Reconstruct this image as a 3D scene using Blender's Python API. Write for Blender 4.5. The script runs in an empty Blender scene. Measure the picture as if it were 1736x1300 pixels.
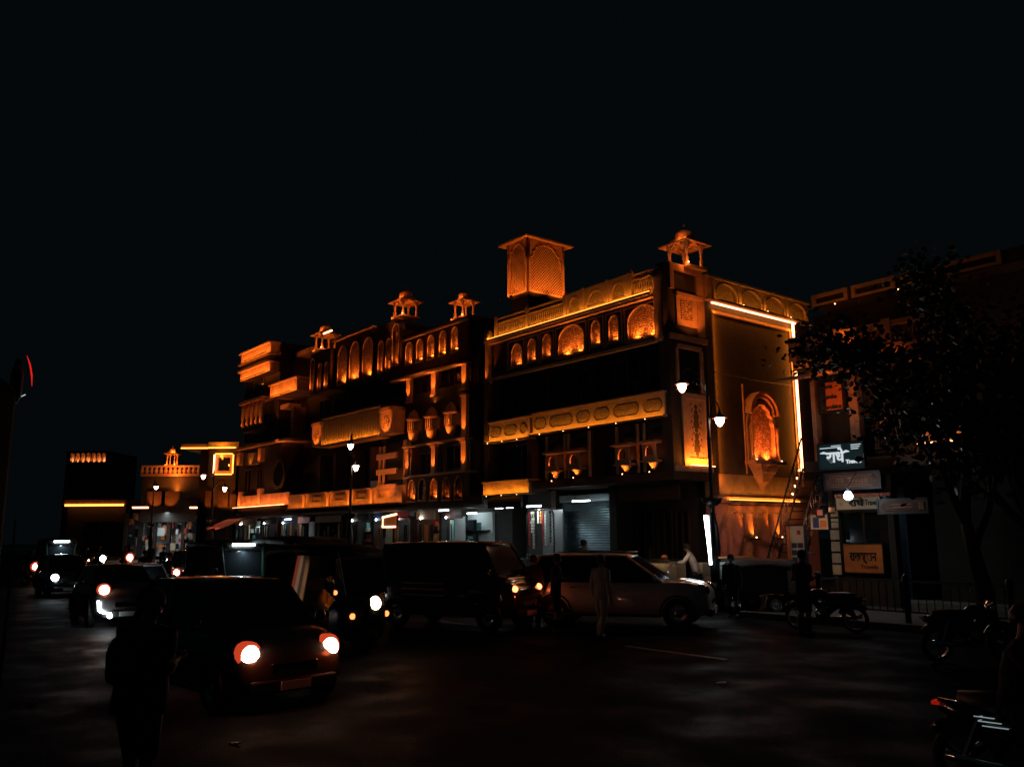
import bpy, math, random
from mathutils import Vector, Matrix
from mathutils.geometry import tessellate_polygon
random.seed(7)
R = math.radians; PI = math.pi
SC = bpy.context.scene; COL = SC.collection

# ------------------------------------------------------------------ camera
F_PX, CX, CY, PITCH, ROLL, CAMH = 1445.0, 868.0, 650.0, R(10.0), R(0.36), 2.25
cam = bpy.data.cameras.new('camera'); camo = bpy.data.objects.new('camera', cam); COL.objects.link(camo)
cam.sensor_width = 36; cam.lens = 36*F_PX/1736; cam.clip_end = 900; cam.clip_start = .1
camo.location = (0, 0, CAMH)
camo.rotation_euler = (Matrix.Rotation(R(90)+PITCH, 4, 'X') @ Matrix.Rotation(-ROLL, 4, 'Z')).to_euler()
SC.camera = camo

# ------------------------------------------------------------------ night sky
W_ = bpy.data.worlds.new('World'); SC.world = W_; W_.use_nodes = True
nt = W_.node_tree; bg = nt.nodes['Background']
sky = nt.nodes.new('ShaderNodeTexSky'); sky.sky_type = 'NISHITA'; sky.sun_disc = False
sky.sun_elevation = R(-9); sky.sun_rotation = R(200)
mixn = nt.nodes.new('ShaderNodeMix'); mixn.data_type = 'RGBA'; mixn.inputs[0].default_value = 0.985
nt.links.new(sky.outputs[0], mixn.inputs[6]); mixn.inputs[7].default_value = (.0012, .0024, .0029, 1)
nt.links.new(mixn.outputs[2], bg.inputs[0]); bg.inputs[1].default_value = 1.0
SC.view_settings.view_transform = 'Standard'; SC.view_settings.look = 'None'
SC.view_settings.exposure = 0; SC.view_settings.gamma = 1
SC.cycles.use_light_tree = True; SC.cycles.max_bounces = 5; SC.cycles.diffuse_bounces = 2
SC.cycles.sample_clamp_indirect = 2.0; SC.cycles.use_denoising = True
SC.cycles.caustics_reflective = False; SC.cycles.caustics_refractive = False

# ------------------------------------------------------------------ street frame (s along the street, v into the buildings, z up)
def ray(px, py):
    x = (px-CX)/F_PX; y = -(py-CY)/F_PX
    c, s = math.cos(ROLL), math.sin(ROLL); x, y = x*c+y*s, -x*s+y*c
    cp, sp = math.cos(PITCH), math.sin(PITCH)
    return Vector((x, cp-y*sp, sp+y*cp))
TH = R(-51.5)
E1 = Vector((math.cos(TH), math.sin(TH), 0)); E2 = Vector((-math.sin(TH), math.cos(TH), 0))
K = Vector((5.574, 29.478, 0)); CAMP = Vector((0, 0, CAMH))
def P(s, v, z=0): return K + E1*s + E2*v + Vector((0, 0, z))
def V(px, py, v=0):
    r = ray(px, py); t = (v-(CAMP-K).dot(E2))/r.dot(E2); p = CAMP+r*t-K; return p.dot(E1), p.z
def S(px, py, s=0):
    r = ray(px, py); t = (s-(CAMP-K).dot(E1))/r.dot(E1); p = CAMP+r*t-K; return p.dot(E2), p.z
def G(px, py, z=0):
    r = ray(px, py); t = (z-CAMH)/r.z; p = CAMP+r*t; q = p-K; return q.dot(E1), q.dot(E2)
def W(px, py, d):
    r = ray(px, py); t = d/math.hypot(r.x, r.y); p = CAMP+r*t; q = p-K; return q.dot(E1), q.dot(E2), p.z

# ------------------------------------------------------------------ materials
def mat(name, col, rough=.8, metal=0, bump=0, bscale=6, var=0, vscale=2.0, emit=None, es=0, alpha=None, trans=0, spec=None, coat=0):
    m = bpy.data.materials.new(name); m.use_nodes = True; n = m.node_tree; b = n.nodes['Principled BSDF']
    b.inputs['Base Color'].default_value = (*col, 1); b.inputs['Roughness'].default_value = rough
    b.inputs['Metallic'].default_value = metal
    if spec is not None: b.inputs['Specular IOR Level'].default_value = spec
    if coat: b.inputs['Coat Weight'].default_value = coat; b.inputs['Coat Roughness'].default_value = .05
    if trans: b.inputs['Transmission Weight'].default_value = trans
    if emit: b.inputs['Emission Color'].default_value = (*emit, 1); b.inputs['Emission Strength'].default_value = es
    tc = n.nodes.new('ShaderNodeTexCoord')
    if var:
        no = n.nodes.new('ShaderNodeTexNoise'); no.inputs['Scale'].default_value = vscale; no.inputs['Detail'].default_value = 8
        no.inputs['Roughness'].default_value = .65
        n.links.new(tc.outputs['Object'], no.inputs['Vector'])
        mx = n.nodes.new('ShaderNodeMix'); mx.data_type = 'RGBA'
        mx.inputs[6].default_value = (*[c*(1-var) for c in col], 1); mx.inputs[7].default_value = (*[min(1, c*(1+var)) for c in col], 1)
        rp = n.nodes.new('ShaderNodeMapRange'); rp.inputs[1].default_value = .3; rp.inputs[2].default_value = .7
        n.links.new(no.outputs[0], rp.inputs[0]); n.links.new(rp.outputs[0], mx.inputs[0]); n.links.new(mx.outputs[2], b.inputs['Base Color'])
    if bump:
        no2 = n.nodes.new('ShaderNodeTexNoise'); no2.inputs['Scale'].default_value = bscale; no2.inputs['Detail'].default_value = 6
        n.links.new(tc.outputs['Object'], no2.inputs['Vector'])
        bp = n.nodes.new('ShaderNodeBump'); bp.inputs['Strength'].default_value = bump; bp.inputs['Distance'].default_value = .05
        n.links.new(no2.outputs[0], bp.inputs['Height']); n.links.new(bp.outputs[0], b.inputs['Normal'])
    return m
def carved(name, col, ink, scale, thr=.5, dist=6):
    """painted and carved floral scrollwork: warped rings, the ink lines also sit lower"""
    m = mat(name, col, .75); n = m.node_tree; b = n.nodes['Principled BSDF']
    tc = n.nodes.new('ShaderNodeTexCoord')
    vo = n.nodes.new('ShaderNodeTexVoronoi'); vo.feature = 'SMOOTH_F1'; vo.inputs['Scale'].default_value = scale
    wv = n.nodes.new('ShaderNodeTexWave'); wv.wave_type = 'RINGS'; wv.inputs['Scale'].default_value = scale*.55
    wv.inputs['Distortion'].default_value = dist; wv.inputs['Detail'].default_value = 3; wv.inputs['Detail Scale'].default_value = 1.6
    n.links.new(tc.outputs['Object'], vo.inputs['Vector']); n.links.new(tc.outputs['Object'], wv.inputs['Vector'])
    ad = n.nodes.new('ShaderNodeMath'); ad.operation = 'MULTIPLY'
    n.links.new(vo.outputs['Distance'], ad.inputs[0]); n.links.new(wv.outputs[1], ad.inputs[1])
    rp = n.nodes.new('ShaderNodeMapRange'); rp.inputs[1].default_value = thr*.32; rp.inputs[2].default_value = thr*.5
    n.links.new(ad.outputs[0], rp.inputs[0])
    mx = n.nodes.new('ShaderNodeMix'); mx.data_type = 'RGBA'; mx.inputs[6].default_value = (*col, 1); mx.inputs[7].default_value = (*ink, 1)
    n.links.new(rp.outputs[0], mx.inputs[0]); n.links.new(mx.outputs[2], b.inputs['Base Color'])
    bp = n.nodes.new('ShaderNodeBump'); bp.inputs['Strength'].default_value = .6; bp.inputs['Distance'].default_value = .03; bp.invert = True
    n.links.new(rp.outputs[0], bp.inputs['Height']); n.links.new(bp.outputs[0], b.inputs['Normal'])
    return m
def emis(name, col, st): return mat(name, (.02, .02, .02), .5, emit=col, es=st)

M = dict(
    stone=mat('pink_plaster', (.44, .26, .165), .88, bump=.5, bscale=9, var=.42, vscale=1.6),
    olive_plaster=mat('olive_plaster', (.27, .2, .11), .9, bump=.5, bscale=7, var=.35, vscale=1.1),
    shade_plaster=mat('shaded_plaster', (.075, .04, .028), .88, bump=.35, bscale=14, var=.25, vscale=2.2),  # darkened version of the stone: shade of the unlit walls put into the colour
    trim=mat('stone_trim', (.5, .31, .2), .8, bump=.3, bscale=22, var=.18, vscale=5),
    carved=carved('carved_panel', (.62, .38, .24), (.06, .025, .015), 8),
    carved_fine=carved('carved_fine', (.62, .38, .24), (.05, .02, .012), 9, .5, 7),
    band=carved('relief_band', (.44, .29, .17), (.2, .12, .06), 9, .5, 4),
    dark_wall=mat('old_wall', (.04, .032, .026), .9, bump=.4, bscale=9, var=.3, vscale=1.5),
    glass=mat('window_glass', (.012, .015, .018), .08, spec=.6),
    wood=mat('dark_wood', (.06, .035, .02), .6, bump=.2, bscale=20, var=.2),
    shutter=mat('shutter_steel', (.11, .15, .16), .38, metal=.6, bump=.15, bscale=3, var=.25, vscale=2),
    iron=mat('black_iron', (.018, .019, .02), .35, metal=.3, bump=.1, bscale=30),
    steel=mat('steel', (.45, .47, .48), .25, metal=1),
    chrome=mat('chrome', (.8, .8, .8), .08, metal=1),
    tyre=mat('tyre_rubber', (.012, .012, .012), .85, bump=.3, bscale=40),
    black_paint=mat('black_paint', (.008, .009, .01), .18, coat=1, spec=.6),
    grey_paint=mat('grey_paint', (.07, .075, .08), .25, metal=.3, coat=1),
    bus_black=mat('bus_black', (.003, .003, .004), .7, spec=.08),
    dark_grey_paint=mat('dark_grey_paint', (.035, .033, .032), .32, coat=.7),
    silver_paint=mat('silver_paint', (.3, .3, .3), .3, metal=.4, coat=1),
    pale_metal=mat('pale_metallic_paint', (.68, .66, .62), .35, metal=.25, coat=.8),
    white_paint=mat('white_paint', (.6, .6, .58), .4, coat=.6),
    green_paint=mat('green_paint', (.02, .05, .03), .3, coat=1),
    canvas=mat('black_canvas', (.02, .02, .02), .75, bump=.6, bscale=10),
    plastic=mat('black_plastic', (.015, .015, .016), .5),
    seat=mat('seat_vinyl', (.05, .02, .015), .5),
    cream=mat('cream_board', (.62, .5, .33), .7, var=.15, vscale=3),
    white=mat('white_board', (.75, .75, .72), .6, var=.08),
    orange_board=mat('orange_board', (.7, .2, .04), .6, var=.15, vscale=4),
    brown_board=mat('brown_board', (.06, .022, .016), .7, var=.2, vscale=6),
    gold=mat('copper_line', (.45, .2, .1), .4, metal=.5),
    red=mat('red_paint', (.5, .03, .02), .5),
    ink=mat('black_ink', (.01, .01, .012), .6),
    blue=mat('blue_ink', (.03, .06, .2), .6),
    teal=mat('teal_cloth', (.18, .38, .36), .85, bump=.4, bscale=25),
    skin=mat('skin', (.26, .13, .08), .55, bump=.1, bscale=60),
    hair=mat('hair', (.006, .005, .005), .6, bump=.5, bscale=80),
    cloth_dark=mat('dark_cloth', (.012, .013, .016), .9, bump=.5, bscale=25),
    cloth_blue=mat('navy_cloth', (.02, .03, .05), .9, bump=.5, bscale=25),
    cloth_white=mat('pale_cloth', (.55, .45, .38), .9, bump=.5, bscale=22),
    cloth_beige=mat('beige_cloth', (.3, .24, .16), .9, bump=.5, bscale=22),
    bark=mat('bark', (.05, .035, .025), .9, bump=.8, bscale=12, var=.3),
    leaf=mat('leaf', (.02, .035, .014), .45, var=.4, vscale=1),
    concrete=mat('concrete', (.2, .19, .17), .9, bump=.5, bscale=16, var=.25, vscale=1.4),
    kerb=mat('kerb_stone', (.1, .095, .09), .85, bump=.5, bscale=12, var=.3),
    pinkcloth=mat('pink_awning', (.75, .22, .14), .8, bump=.3, bscale=9),
    lamp=emis('lamp_glass', (1, .62, .42), 26), 
    halo_ring=emis('halo_glow', (1, .09, .025), .55),  # self-glowing orange, stands in for the halo round the lamps
    lampw=emis('white_tube', (.8, .95, 1), 14), head=emis('headlight_warm', (1, .58, .38), 30),
    headw=emis('headlight_white', (.85, .95, 1), 26), tail=emis('tail_light', (1, .16, .05), 8),
    led=emis('orange_led', (1, .36, .15), 7), leda=emis('amber_led', (1, .3, .04), 4.5),
    dot=emis('fixture_lens', (1, .45, .2), 10), signal=emis('indicator', (1, .22, .06), 3),
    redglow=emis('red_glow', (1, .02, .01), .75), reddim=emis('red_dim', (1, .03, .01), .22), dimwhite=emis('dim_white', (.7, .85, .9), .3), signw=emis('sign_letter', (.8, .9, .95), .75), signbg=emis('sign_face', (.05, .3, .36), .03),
    screen=emis('small_screen', (.5, .8, .85), .8),
)
# asphalt: worn, faintly damp so that the lamps streak on it
def asphalt():
    m = mat('asphalt', (.03, .03, .032), .6); n = m.node_tree; b = n.nodes['Principled BSDF']
    tc = n.nodes.new('ShaderNodeTexCoord')
    n1 = n.nodes.new('ShaderNodeTexNoise'); n1.inputs['Scale'].default_value = .9; n1.inputs['Detail'].default_value = 9
    n2 = n.nodes.new('ShaderNodeTexNoise'); n2.inputs['Scale'].default_value = 45; n2.inputs['Detail'].default_value = 4
    for q in (n1, n2): n.links.new(tc.outputs['Object'], q.inputs['Vector'])
    r1 = n.nodes.new('ShaderNodeMapRange'); r1.inputs[1].default_value = .35; r1.inputs[2].default_value = .65; r1.inputs[3].default_value = .45; r1.inputs[4].default_value = .8
    n.links.new(n1.outputs[0], r1.inputs[0]); n.links.new(r1.outputs[0], b.inputs['Roughness'])
    cr = n.nodes.new('ShaderNodeMix'); cr.data_type = 'RGBA'; cr.inputs[6].default_value = (.008, .010, .012, 1); cr.inputs[7].default_value = (.022, .024, .026, 1)
    n.links.new(n1.outputs[0], cr.inputs[0]); n.links.new(cr.outputs[2], b.inputs['Base Color'])
    b.inputs['Specular IOR Level'].default_value = .012
    bp = n.nodes.new('ShaderNodeBump'); bp.inputs['Strength'].default_value = .8; bp.inputs['Distance'].default_value = .02
    n.links.new(n2.outputs[0], bp.inputs['Height']); n.links.new(bp.outputs[0], b.inputs['Normal'])
    return m
M['asphalt'] = asphalt()

# ------------------------------------------------------------------ mesh helpers
class MB:
    def __init__(s): s.v = []; s.f = []
    def add(s, vs, fs):
        k = len(s.v); s.v += [tuple(p) for p in vs]; s.f += [tuple(i+k for i in f) for f in fs]; return s
    def box(s, x0, x1, y0, y1, z0, z1):
        x0, x1 = sorted((x0, x1)); y0, y1 = sorted((y0, y1)); z0, z1 = sorted((z0, z1))
        return s.add([(x0,y0,z0),(x1,y0,z0),(x1,y1,z0),(x0,y1,z0),(x0,y0,z1),(x1,y0,z1),(x1,y1,z1),(x0,y1,z1)],
                     [(0,3,2,1),(4,5,6,7),(0,1,5,4),(1,2,6,5),(2,3,7,6),(3,0,4,7)])
    def obox(s, c, hx, hy, hz, rz=0):
        cs, sn = math.cos(rz), math.sin(rz); vs = []
        for z in (-hz, hz):
            for x, y in ((-hx,-hy),(hx,-hy),(hx,hy),(-hx,hy)): vs.append((c[0]+x*cs-y*sn, c[1]+x*sn+y*cs, c[2]+z))
        return s.add(vs, [(0,3,2,1),(4,5,6,7),(0,1,5,4),(1,2,6,5),(2,3,7,6),(3,0,4,7)])
    def plate(s, outer, holes, a0, a1, plane='F'):
        """polygon (a,z) with holes given thickness a0..a1 along v (plane F) or along s (plane S)"""
        a0, a1 = sorted((a0, a1)); loops = [outer]+list(holes)
        tr = tessellate_polygon([[Vector((x, z, 0)) for x, z in l] for l in loops])
        flat = [p for l in loops for p in l]; n = len(flat)
        mk = (lambda x, z, a: (x, a, z)) if plane == 'F' else (lambda x, z, a: (a, x, z))
        vs = [mk(x, z, a0) for x, z in flat]+[mk(x, z, a1) for x, z in flat]
        fs = [tuple(t) for t in tr]+[tuple(i+n for i in reversed(t)) for t in tr]
        k = 0
        for l in loops:
            m = len(l)
            for i in range(m): a, b = k+i, k+(i+1) % m; fs.append((a, b, b+n, a+n))
            k += m
        return s.add(vs, fs)
    def tube(s, pts, r, n=6, closed=False):
        pts = [Vector(p) for p in pts]; m = len(pts); rr = r if isinstance(r, (list, tuple)) else [r]*m; vs = []
        up = Vector((0, 0, 1))
        for i, p in enumerate(pts):
            if closed: d = pts[(i+1) % m]-pts[i-1]
            else: d = pts[min(i+1, m-1)]-pts[max(i-1, 0)]
            if d.length < 1e-9: d = Vector((0, 0, 1))
            d.normalize(); a = d.cross(up)
            if a.length < .05: a = d.cross(Vector((1, 0, 0)))
            a.normalize(); b = a.cross(d)
            for j in range(n): t = 2*PI*j/n; vs.append(p+(a*math.cos(t)+b*math.sin(t))*rr[i])
        fs = []
        for i in range(m if closed else m-1):
            i2 = (i+1) % m
            for j in range(n): fs.append((i*n+j, i*n+(j+1) % n, i2*n+(j+1) % n, i2*n+j))
        if not closed: fs += [tuple(reversed(range(n))), tuple(range((m-1)*n, m*n))]
        return s.add(vs, fs)
    def lathe(s, c, prof, n=12, axis='z', sy=1, caps=True):
        vs = []; m = len(prof)
        for r, h in prof:
            for j in range(n):
                t = 2*PI*(j+.5)/n; x, y = r*math.cos(t), r*math.sin(t)*sy
                vs.append((c[0]+x, c[1]+y, c[2]+h) if axis == 'z' else ((c[0]+h, c[1]+x, c[2]+y) if axis == 'x' else (c[0]+x, c[1]+h, c[2]+y)))
        fs = [(i*n+j, i*n+(j+1) % n, (i+1)*n+(j+1) % n, (i+1)*n+j) for i in range(m-1) for j in range(n)]
        if caps: fs += [tuple(reversed(range(n))), tuple(range((m-1)*n, m*n))]
        return s.add(vs, fs)
    def loft(s, rings):
        n = len(rings[0]); vs = [p for r in rings for p in r]
        fs = [(i*n+j, i*n+(j+1) % n, (i+1)*n+(j+1) % n, (i+1)*n+j) for i in range(len(rings)-1) for j in range(n)]
        fs += [tuple(reversed(range(n))), tuple(range((len(rings)-1)*n, len(rings)*n))]
        return s.add(vs, fs)
    def build(s, name, m, parent=None, off=(0, 0, 0), smooth=False, bevel=0, loc=None):
        me = bpy.data.meshes.new(name); me.from_pydata([(x-off[0], y-off[1], z-off[2]) for x, y, z in s.v], [], s.f); me.validate()
        bm_fix(me)
        o = bpy.data.objects.new(name, me); COL.objects.link(o); me.materials.append(M[m] if isinstance(m, str) else m)
        if smooth: me.polygons.foreach_set('use_smooth', [True]*len(me.polygons))
        if bevel:
            b = o.modifiers.new('bevel', 'BEVEL'); b.width = bevel; b.segments = 2; b.limit_method = 'ANGLE'
        if parent: o.parent = parent
        if loc: o.location = loc
        return o
import bmesh
def bm_fix(me):
    b = bmesh.new(); b.from_mesh(me); bmesh.ops.recalc_face_normals(b, faces=b.faces); b.to_mesh(me); b.free()
def tag(o, label=None, cat=None, group=None, kind=None):
    for k, x in (('label', label), ('category', cat), ('group', group), ('kind', kind)):
        if x: o[k] = x
    return o
def thing(name, label, cat, s, v, z=0, rot=0, group=None, world=False):
    o = bpy.data.objects.new(name, None); COL.objects.link(o)
    o.location = P(s, v, z); o.rotation_euler = (0, 0, TH+rot)
    o.empty_display_size = .2
    return tag(o, label, cat, group)
def place1(o, s, v, z=0, rot=0):
    o.location = P(s, v, z); o.rotation_euler = (0, 0, TH+rot); return o
def copy_tree(o, parent=None):
    c = o.copy(); COL.objects.link(c); c.parent = parent
    for ch in list(o.children): copy_tree(ch, c)
    return c
ORA, AMB, WHT = (1, .215, .022), (1, .34, .022), (.72, .93, 1)
def light(kind, loc, parent, e, col=ORA, tgt=None, r=.03, ang=100, size=(.1, .1), blend=.6, spec=None):
    l = bpy.data.lights.new('lamp_light', kind); l.energy = e; l.color = col
    if kind == 'AREA': l.shape = 'RECTANGLE'; l.size, l.size_y = size
    else: l.shadow_soft_size = r
    if kind == 'SPOT': l.spot_size = R(ang); l.spot_blend = blend
    if spec is not None: l.specular_factor = spec
    o = bpy.data.objects.new('lamp_light', l); COL.objects.link(o); o.location = loc
    if parent: o.parent = parent
    if tgt: o.rotation_euler = (Vector(tgt)-Vector(loc)).to_track_quat('-Z', 'X' if kind == 'AREA' else 'Y').to_euler()
    return o
def text(body, name, m, parent, loc, size, rot=(PI/2, 0, 0), ext=.006, fit=None, spacing=1, bold=0, shear=0):
    c = bpy.data.curves.new(name, 'FONT'); c.body = body; c.size = size; c.extrude = ext; c.align_x = 'CENTER'; c.align_y = 'CENTER'
    c.offset = bold; c.space_character = spacing; c.shear = shear; c.resolution_u = 4
    t = bpy.data.objects.new(name, c); COL.objects.link(t)
    dg = bpy.context.evaluated_depsgraph_get(); me = bpy.data.meshes.new_from_object(t.evaluated_get(dg))
    COL.objects.unlink(t); bpy.data.objects.remove(t)
    me.name = name; me.materials.clear(); me.materials.append(M[m])
    o = bpy.data.objects.new(name, me); COL.objects.link(o); o.parent = parent; o.location = loc; o.rotation_euler = rot
    if fit:
        xs = [q.co.x for q in me.vertices]; w = max(xs)-min(xs); o.scale = (fit/w, 1, 1) if w > 0 else (1, 1, 1)
    return o
def arch(a0, a1, z0, zt, cusps=0, n=22, point=.0, rise=None):
    """outline of an arched opening, counter-clockwise from bottom left"""
    w = (a1-a0)/2; c = (a0+a1)/2; h = min(w*1.1 if rise is None else rise, (zt-z0)*.8); zs = zt-h; pts = [(a0, z0), (a1, z0)]
    for i in range(n+1):
        t = PI*i/n; k = 1-(.10*abs(math.sin(cusps*t)) if cusps else 0)
        x, z = math.cos(t)*k, math.sin(t)*k
        pts.append((c+w*x, zs+h*z*(1+point*(1-abs(x)))))
    return pts
def arch_line(a0, a1, z0, zt, **k): p = arch(a0, a1, z0, zt, **k); return p[1:]+[p[0]]

# ------------------------------------------------------------------ building kit
class Bld:
    def __init__(s, name, label, cat, s0, v0, group=None, rot=0):
        s.root = thing(name, label, cat, s0, v0, 0, rot, group); s.off = (s0, v0, 0)
    def mb(s, mb, name, m, parent=None, **k): 
        return mb.build(name, m, parent or s.root, s.off, **k)
    def box(s, name, m, *c, parent=None, **k): return s.mb(MB().box(*c), name, m, parent, **k)
    def lt(s, kind, loc, e, col=ORA, tgt=None, parent=None, **k):
        o = s.off; l = [loc[i]-o[i] for i in range(3)]; t = None if tgt is None else [tgt[i]-o[i] for i in range(3)]
        return light(kind, l, parent or s.root, e, col, t, **k)
def pt(plane, base, a, z, d): return (a, base-d, z) if plane == 'F' else (base+d, a, z)
def pl(mb, plane, base, outer, holes, d0, d1):
    return mb.plate(outer, holes, base-d1, base-d0, 'F') if plane == 'F' else mb.plate(outer, holes, base+d0, base+d1, 'S')
def bx(mb, plane, base, a0, a1, z0, z1, d0, d1):
    return mb.box(a0, a1, base-d1, base-d0, z0, z1) if plane == 'F' else mb.box(base+d0, base+d1, a0, a1, z0, z1)
def rect(a0, a1, z0, z1): return [(a0, z0), (a1, z0), (a1, z1), (a0, z1)]
def niche(b, a0, a1, z0, z1, e=3.0, m='carved', cusps=0, plane='F', base=0, depth=.2, col=ORA, lit=True, sill=True, rise=None, ped=0):
    """recessed arch: moulding > carved panel, sill, uplight. Returns the outline for the hole in the wall plate."""
    out = arch(a0, a1, z0, z1, cusps, rise=rise, point=.08)
    rim = MB().tube([pt(plane, base, a, z, .02) for a, z in arch_line(a0, a1, z0, z1, cusps=cusps, rise=rise, point=.08)], .035, 6)
    o = b.mb(rim, 'arch_niche', 'trim', smooth=True)
    q = .03; p = MB(); bx(p, plane, base, a0-q, a1+q, z0-q, z1+q*2, -depth-.06, -depth-.003); b.mb(p, 'carved_panel', m, o)
    if sill:
        p = MB(); bx(p, plane, base, a0-.06, a1+.06, z0-.09, z0, -depth, .06)
        if ped: bx(p, plane, base, a0+.08, a1-.08, z0+ped-.03, z0+ped, -depth-.003, -depth+.05)
        b.mb(p, 'sill', 'trim', o)
    if lit:
        c = (a0+a1)/2; d = -.05
        b.mb(MB().lathe(pt(plane, base, c, z0+.002, d), [(.02, 0), (.03, .02), (.015, .03)], 8), 'uplight', 'dot', o)
        n = max(1, round((a1-a0)/.8))
        for i in range(n):
            a = a0+(a1-a0)*(i+.5)/n
            b.lt('SPOT', pt(plane, base, a, z0+.06, -.02), e/n**.5, col, pt(plane, base, a, z0+.75*(z1-z0), -depth-.03), o, ang=150, blend=.8, r=.05)
    return out
def kiosk(b, s, v, z, w, h, dome=True, e=6, col=ORA, lens=True):
    """rooftop chhatri on four columns: plinth > column (four), bracket, eave, dome, finial"""
    q = w/2
    pln = b.mb(MB().box(s-q-.08, s+q+.08, v-q-.08, v+q+.08, z-.1, z+.0), 'rooftop_kiosk', 'trim')
    for i, (x, y) in enumerate(((-1,-1),(1,-1),(1,1),(-1,1))):
        c = (s+x*(q-.07), v+y*(q-.07), z)
        r = .065*w
        b.mb(MB().lathe(c, [(r*1.5, 0), (r*1.5, .07*h), (r, .1*h), (r*1.25, .3*h), (r*.8, .34*h), (r*.85, .62*h), (r*1.3, .66*h), (r*.9, .7*h), (r*1.6, .84*h), (r*1.1, .87*h), (r*2.1, h)], 10), 'column', 'trim', pln, smooth=True)
        for dx, dy in ((-x, 0), (0, -y)):
            p = MB().tube([(c[0]+dx*t*w*.3, c[1]+dy*t*w*.3, z+h*(.72+.26*math.sqrt(t))) for t in (0, .25, .5, .75, 1)], .035*w, 6)
            b.mb(p, 'bracket', 'trim', pln, smooth=True)
    ew = w*.74
    ring = lambda k, zz: [(s-k, v-k, zz), (s+k, v-k, zz), (s+k, v+k, zz), (s-k, v+k, zz)]
    b.mb(MB().loft([ring(q, z+h), ring(ew, z+h-.07*w), ring(ew, z+h-.03*w), ring(q*.95, z+h+.12*w), ring(q*.8, z+h+.12*w), ring(q*.8, z+h+.2*w)]), 'eave', 'trim', pln)
    if dome:
        dr = q*.72; zz = z+h+.2*w
        b.mb(MB().lathe((s, v, zz), [(dr, 0), (dr*1.08, dr*.1), (dr*1.04, dr*.5), (dr*1.08, dr*.62), (dr*.92, dr*.95), (dr*.55, dr*1.18), (dr*.12, dr*1.26)], 20), 'dome', 'stone', pln, smooth=True)
        b.mb(MB().lathe((s, v, zz+dr*1.28), [(dr*.2, 0), (dr*.08, dr*.12), (dr*.06, dr*.3), (dr*.16, dr*.42), (dr*.05, dr*.6), (dr*.01, dr*.85)], 8), 'finial', 'trim', pln, smooth=True)
    for x, y in ((-1, -1), (1, -1)) :
        c = (s+x*(q+.12), v+y*(q+.12), z+.06)
        b.lt('POINT', c, e, col, parent=pln, r=.05)
    b.lt('POINT', (s+q*.3, v-q*.2, z+.15), e*1.1, col, parent=pln, r=.05)
    if dome:
        for dx in (-.75, .75): b.lt('POINT', (s+dx*q if dx > 0 else s+.1, v-q*.95, z+h+.16*w), e*.16, col, parent=pln, r=.04)  # added points on the eave to light the dome, no fixture there
    if lens:
        b.mb(MB().lathe((s+q+.14, v-q-.10, z), [(.02, 0), (.03, .03), (.01, .04)], 8), 'uplight', 'dot', pln)
    return pln
def baluster_row(b, parent, a0, a1, z0, z1, n, plane='F', base=0, m='trim', name='baluster', r=.04):
    p = MB(); h = z1-z0
    for i in range(n):
        a = a0+(a1-a0)*(i+.5)/n
        p.lathe(pt(plane, base, a, z0, -.06), [(r, 0), (r*.7, .12*h), (r*1.2, .3*h), (r*.6, .6*h), (r*.8, .8*h), (r*1.1, h)], 6)
    return b.mb(p, name, m, parent, smooth=True)
def window(b, a0, a1, z0, z1, plane='F', base=0, d=0, mul=1, m='wood', gl='glass'):
    p = MB(); f = .07
    hs = []; n = mul+1
    for i in range(n):
        x0 = a0+f+(a1-a0-f)*i/n; x1 = a0+(a1-a0-f)*(i+1)/n; hs.append(rect(x0, x1, z0+f, z1-f))
    pl(p, plane, base, rect(a0, a1, z0, z1), hs, d, d+.06); o = b.mb(p, 'window', m)
    p = MB(); bx(p, plane, base, a0+.03, a1-.03, z0+.03, z1-.03, d-.02, d+.015); b.mb(p, 'pane', gl, o)
    return o
def strip(b, plane, base, a0, a1, z, d, e, col=AMB, m='leda', up=True, vis=True, tilt=.35, name='light_strip', th=.03, parent=None, dots=0):
    """horizontal cove lamp: slim profile > lens; the light washes the wall above it"""
    p = MB(); bx(p, plane, base, a0, a1, z-.03, z, d-.02, d+.05); o = b.mb(p, name, 'plastic', parent)
    if vis:
        p = MB(); bx(p, plane, base, a0+.01, a1-.01, z+.002, z+.002+th, d, d+th); b.mb(p, 'lens', m, o)
    c = (a0+a1)/2; k = 1 if up else -1
    L = b.lt('AREA', pt(plane, base, c, z+.05*k, d+.02), e*(a1-a0), col, pt(plane, base, c, z+k, d+.02-tilt), o, size=(abs(a1-a0), .05))
    L.rotation_euler = quat_strip(plane, k, tilt)
    for i in range(dots):
        a = a0+(a1-a0)*(i+.5)/dots
        b.mb(MB().lathe(pt(plane, base, a, z-.05, d+.06), [(.008, -.015), (.02, 0), (.008, .015)], 8), 'lamp_bulb', 'dot', o)
    return o
def quat_strip(plane, k, tilt):
    dirv = Vector((0, tilt, k)) if plane == 'F' else Vector((-tilt, 0, k))
    z = -dirv.normalized(); x = Vector((1, 0, 0)) if plane == 'F' else Vector((0, 1, 0)); y = z.cross(x)
    return Matrix((x, y, z)).transposed().to_euler()

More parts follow.
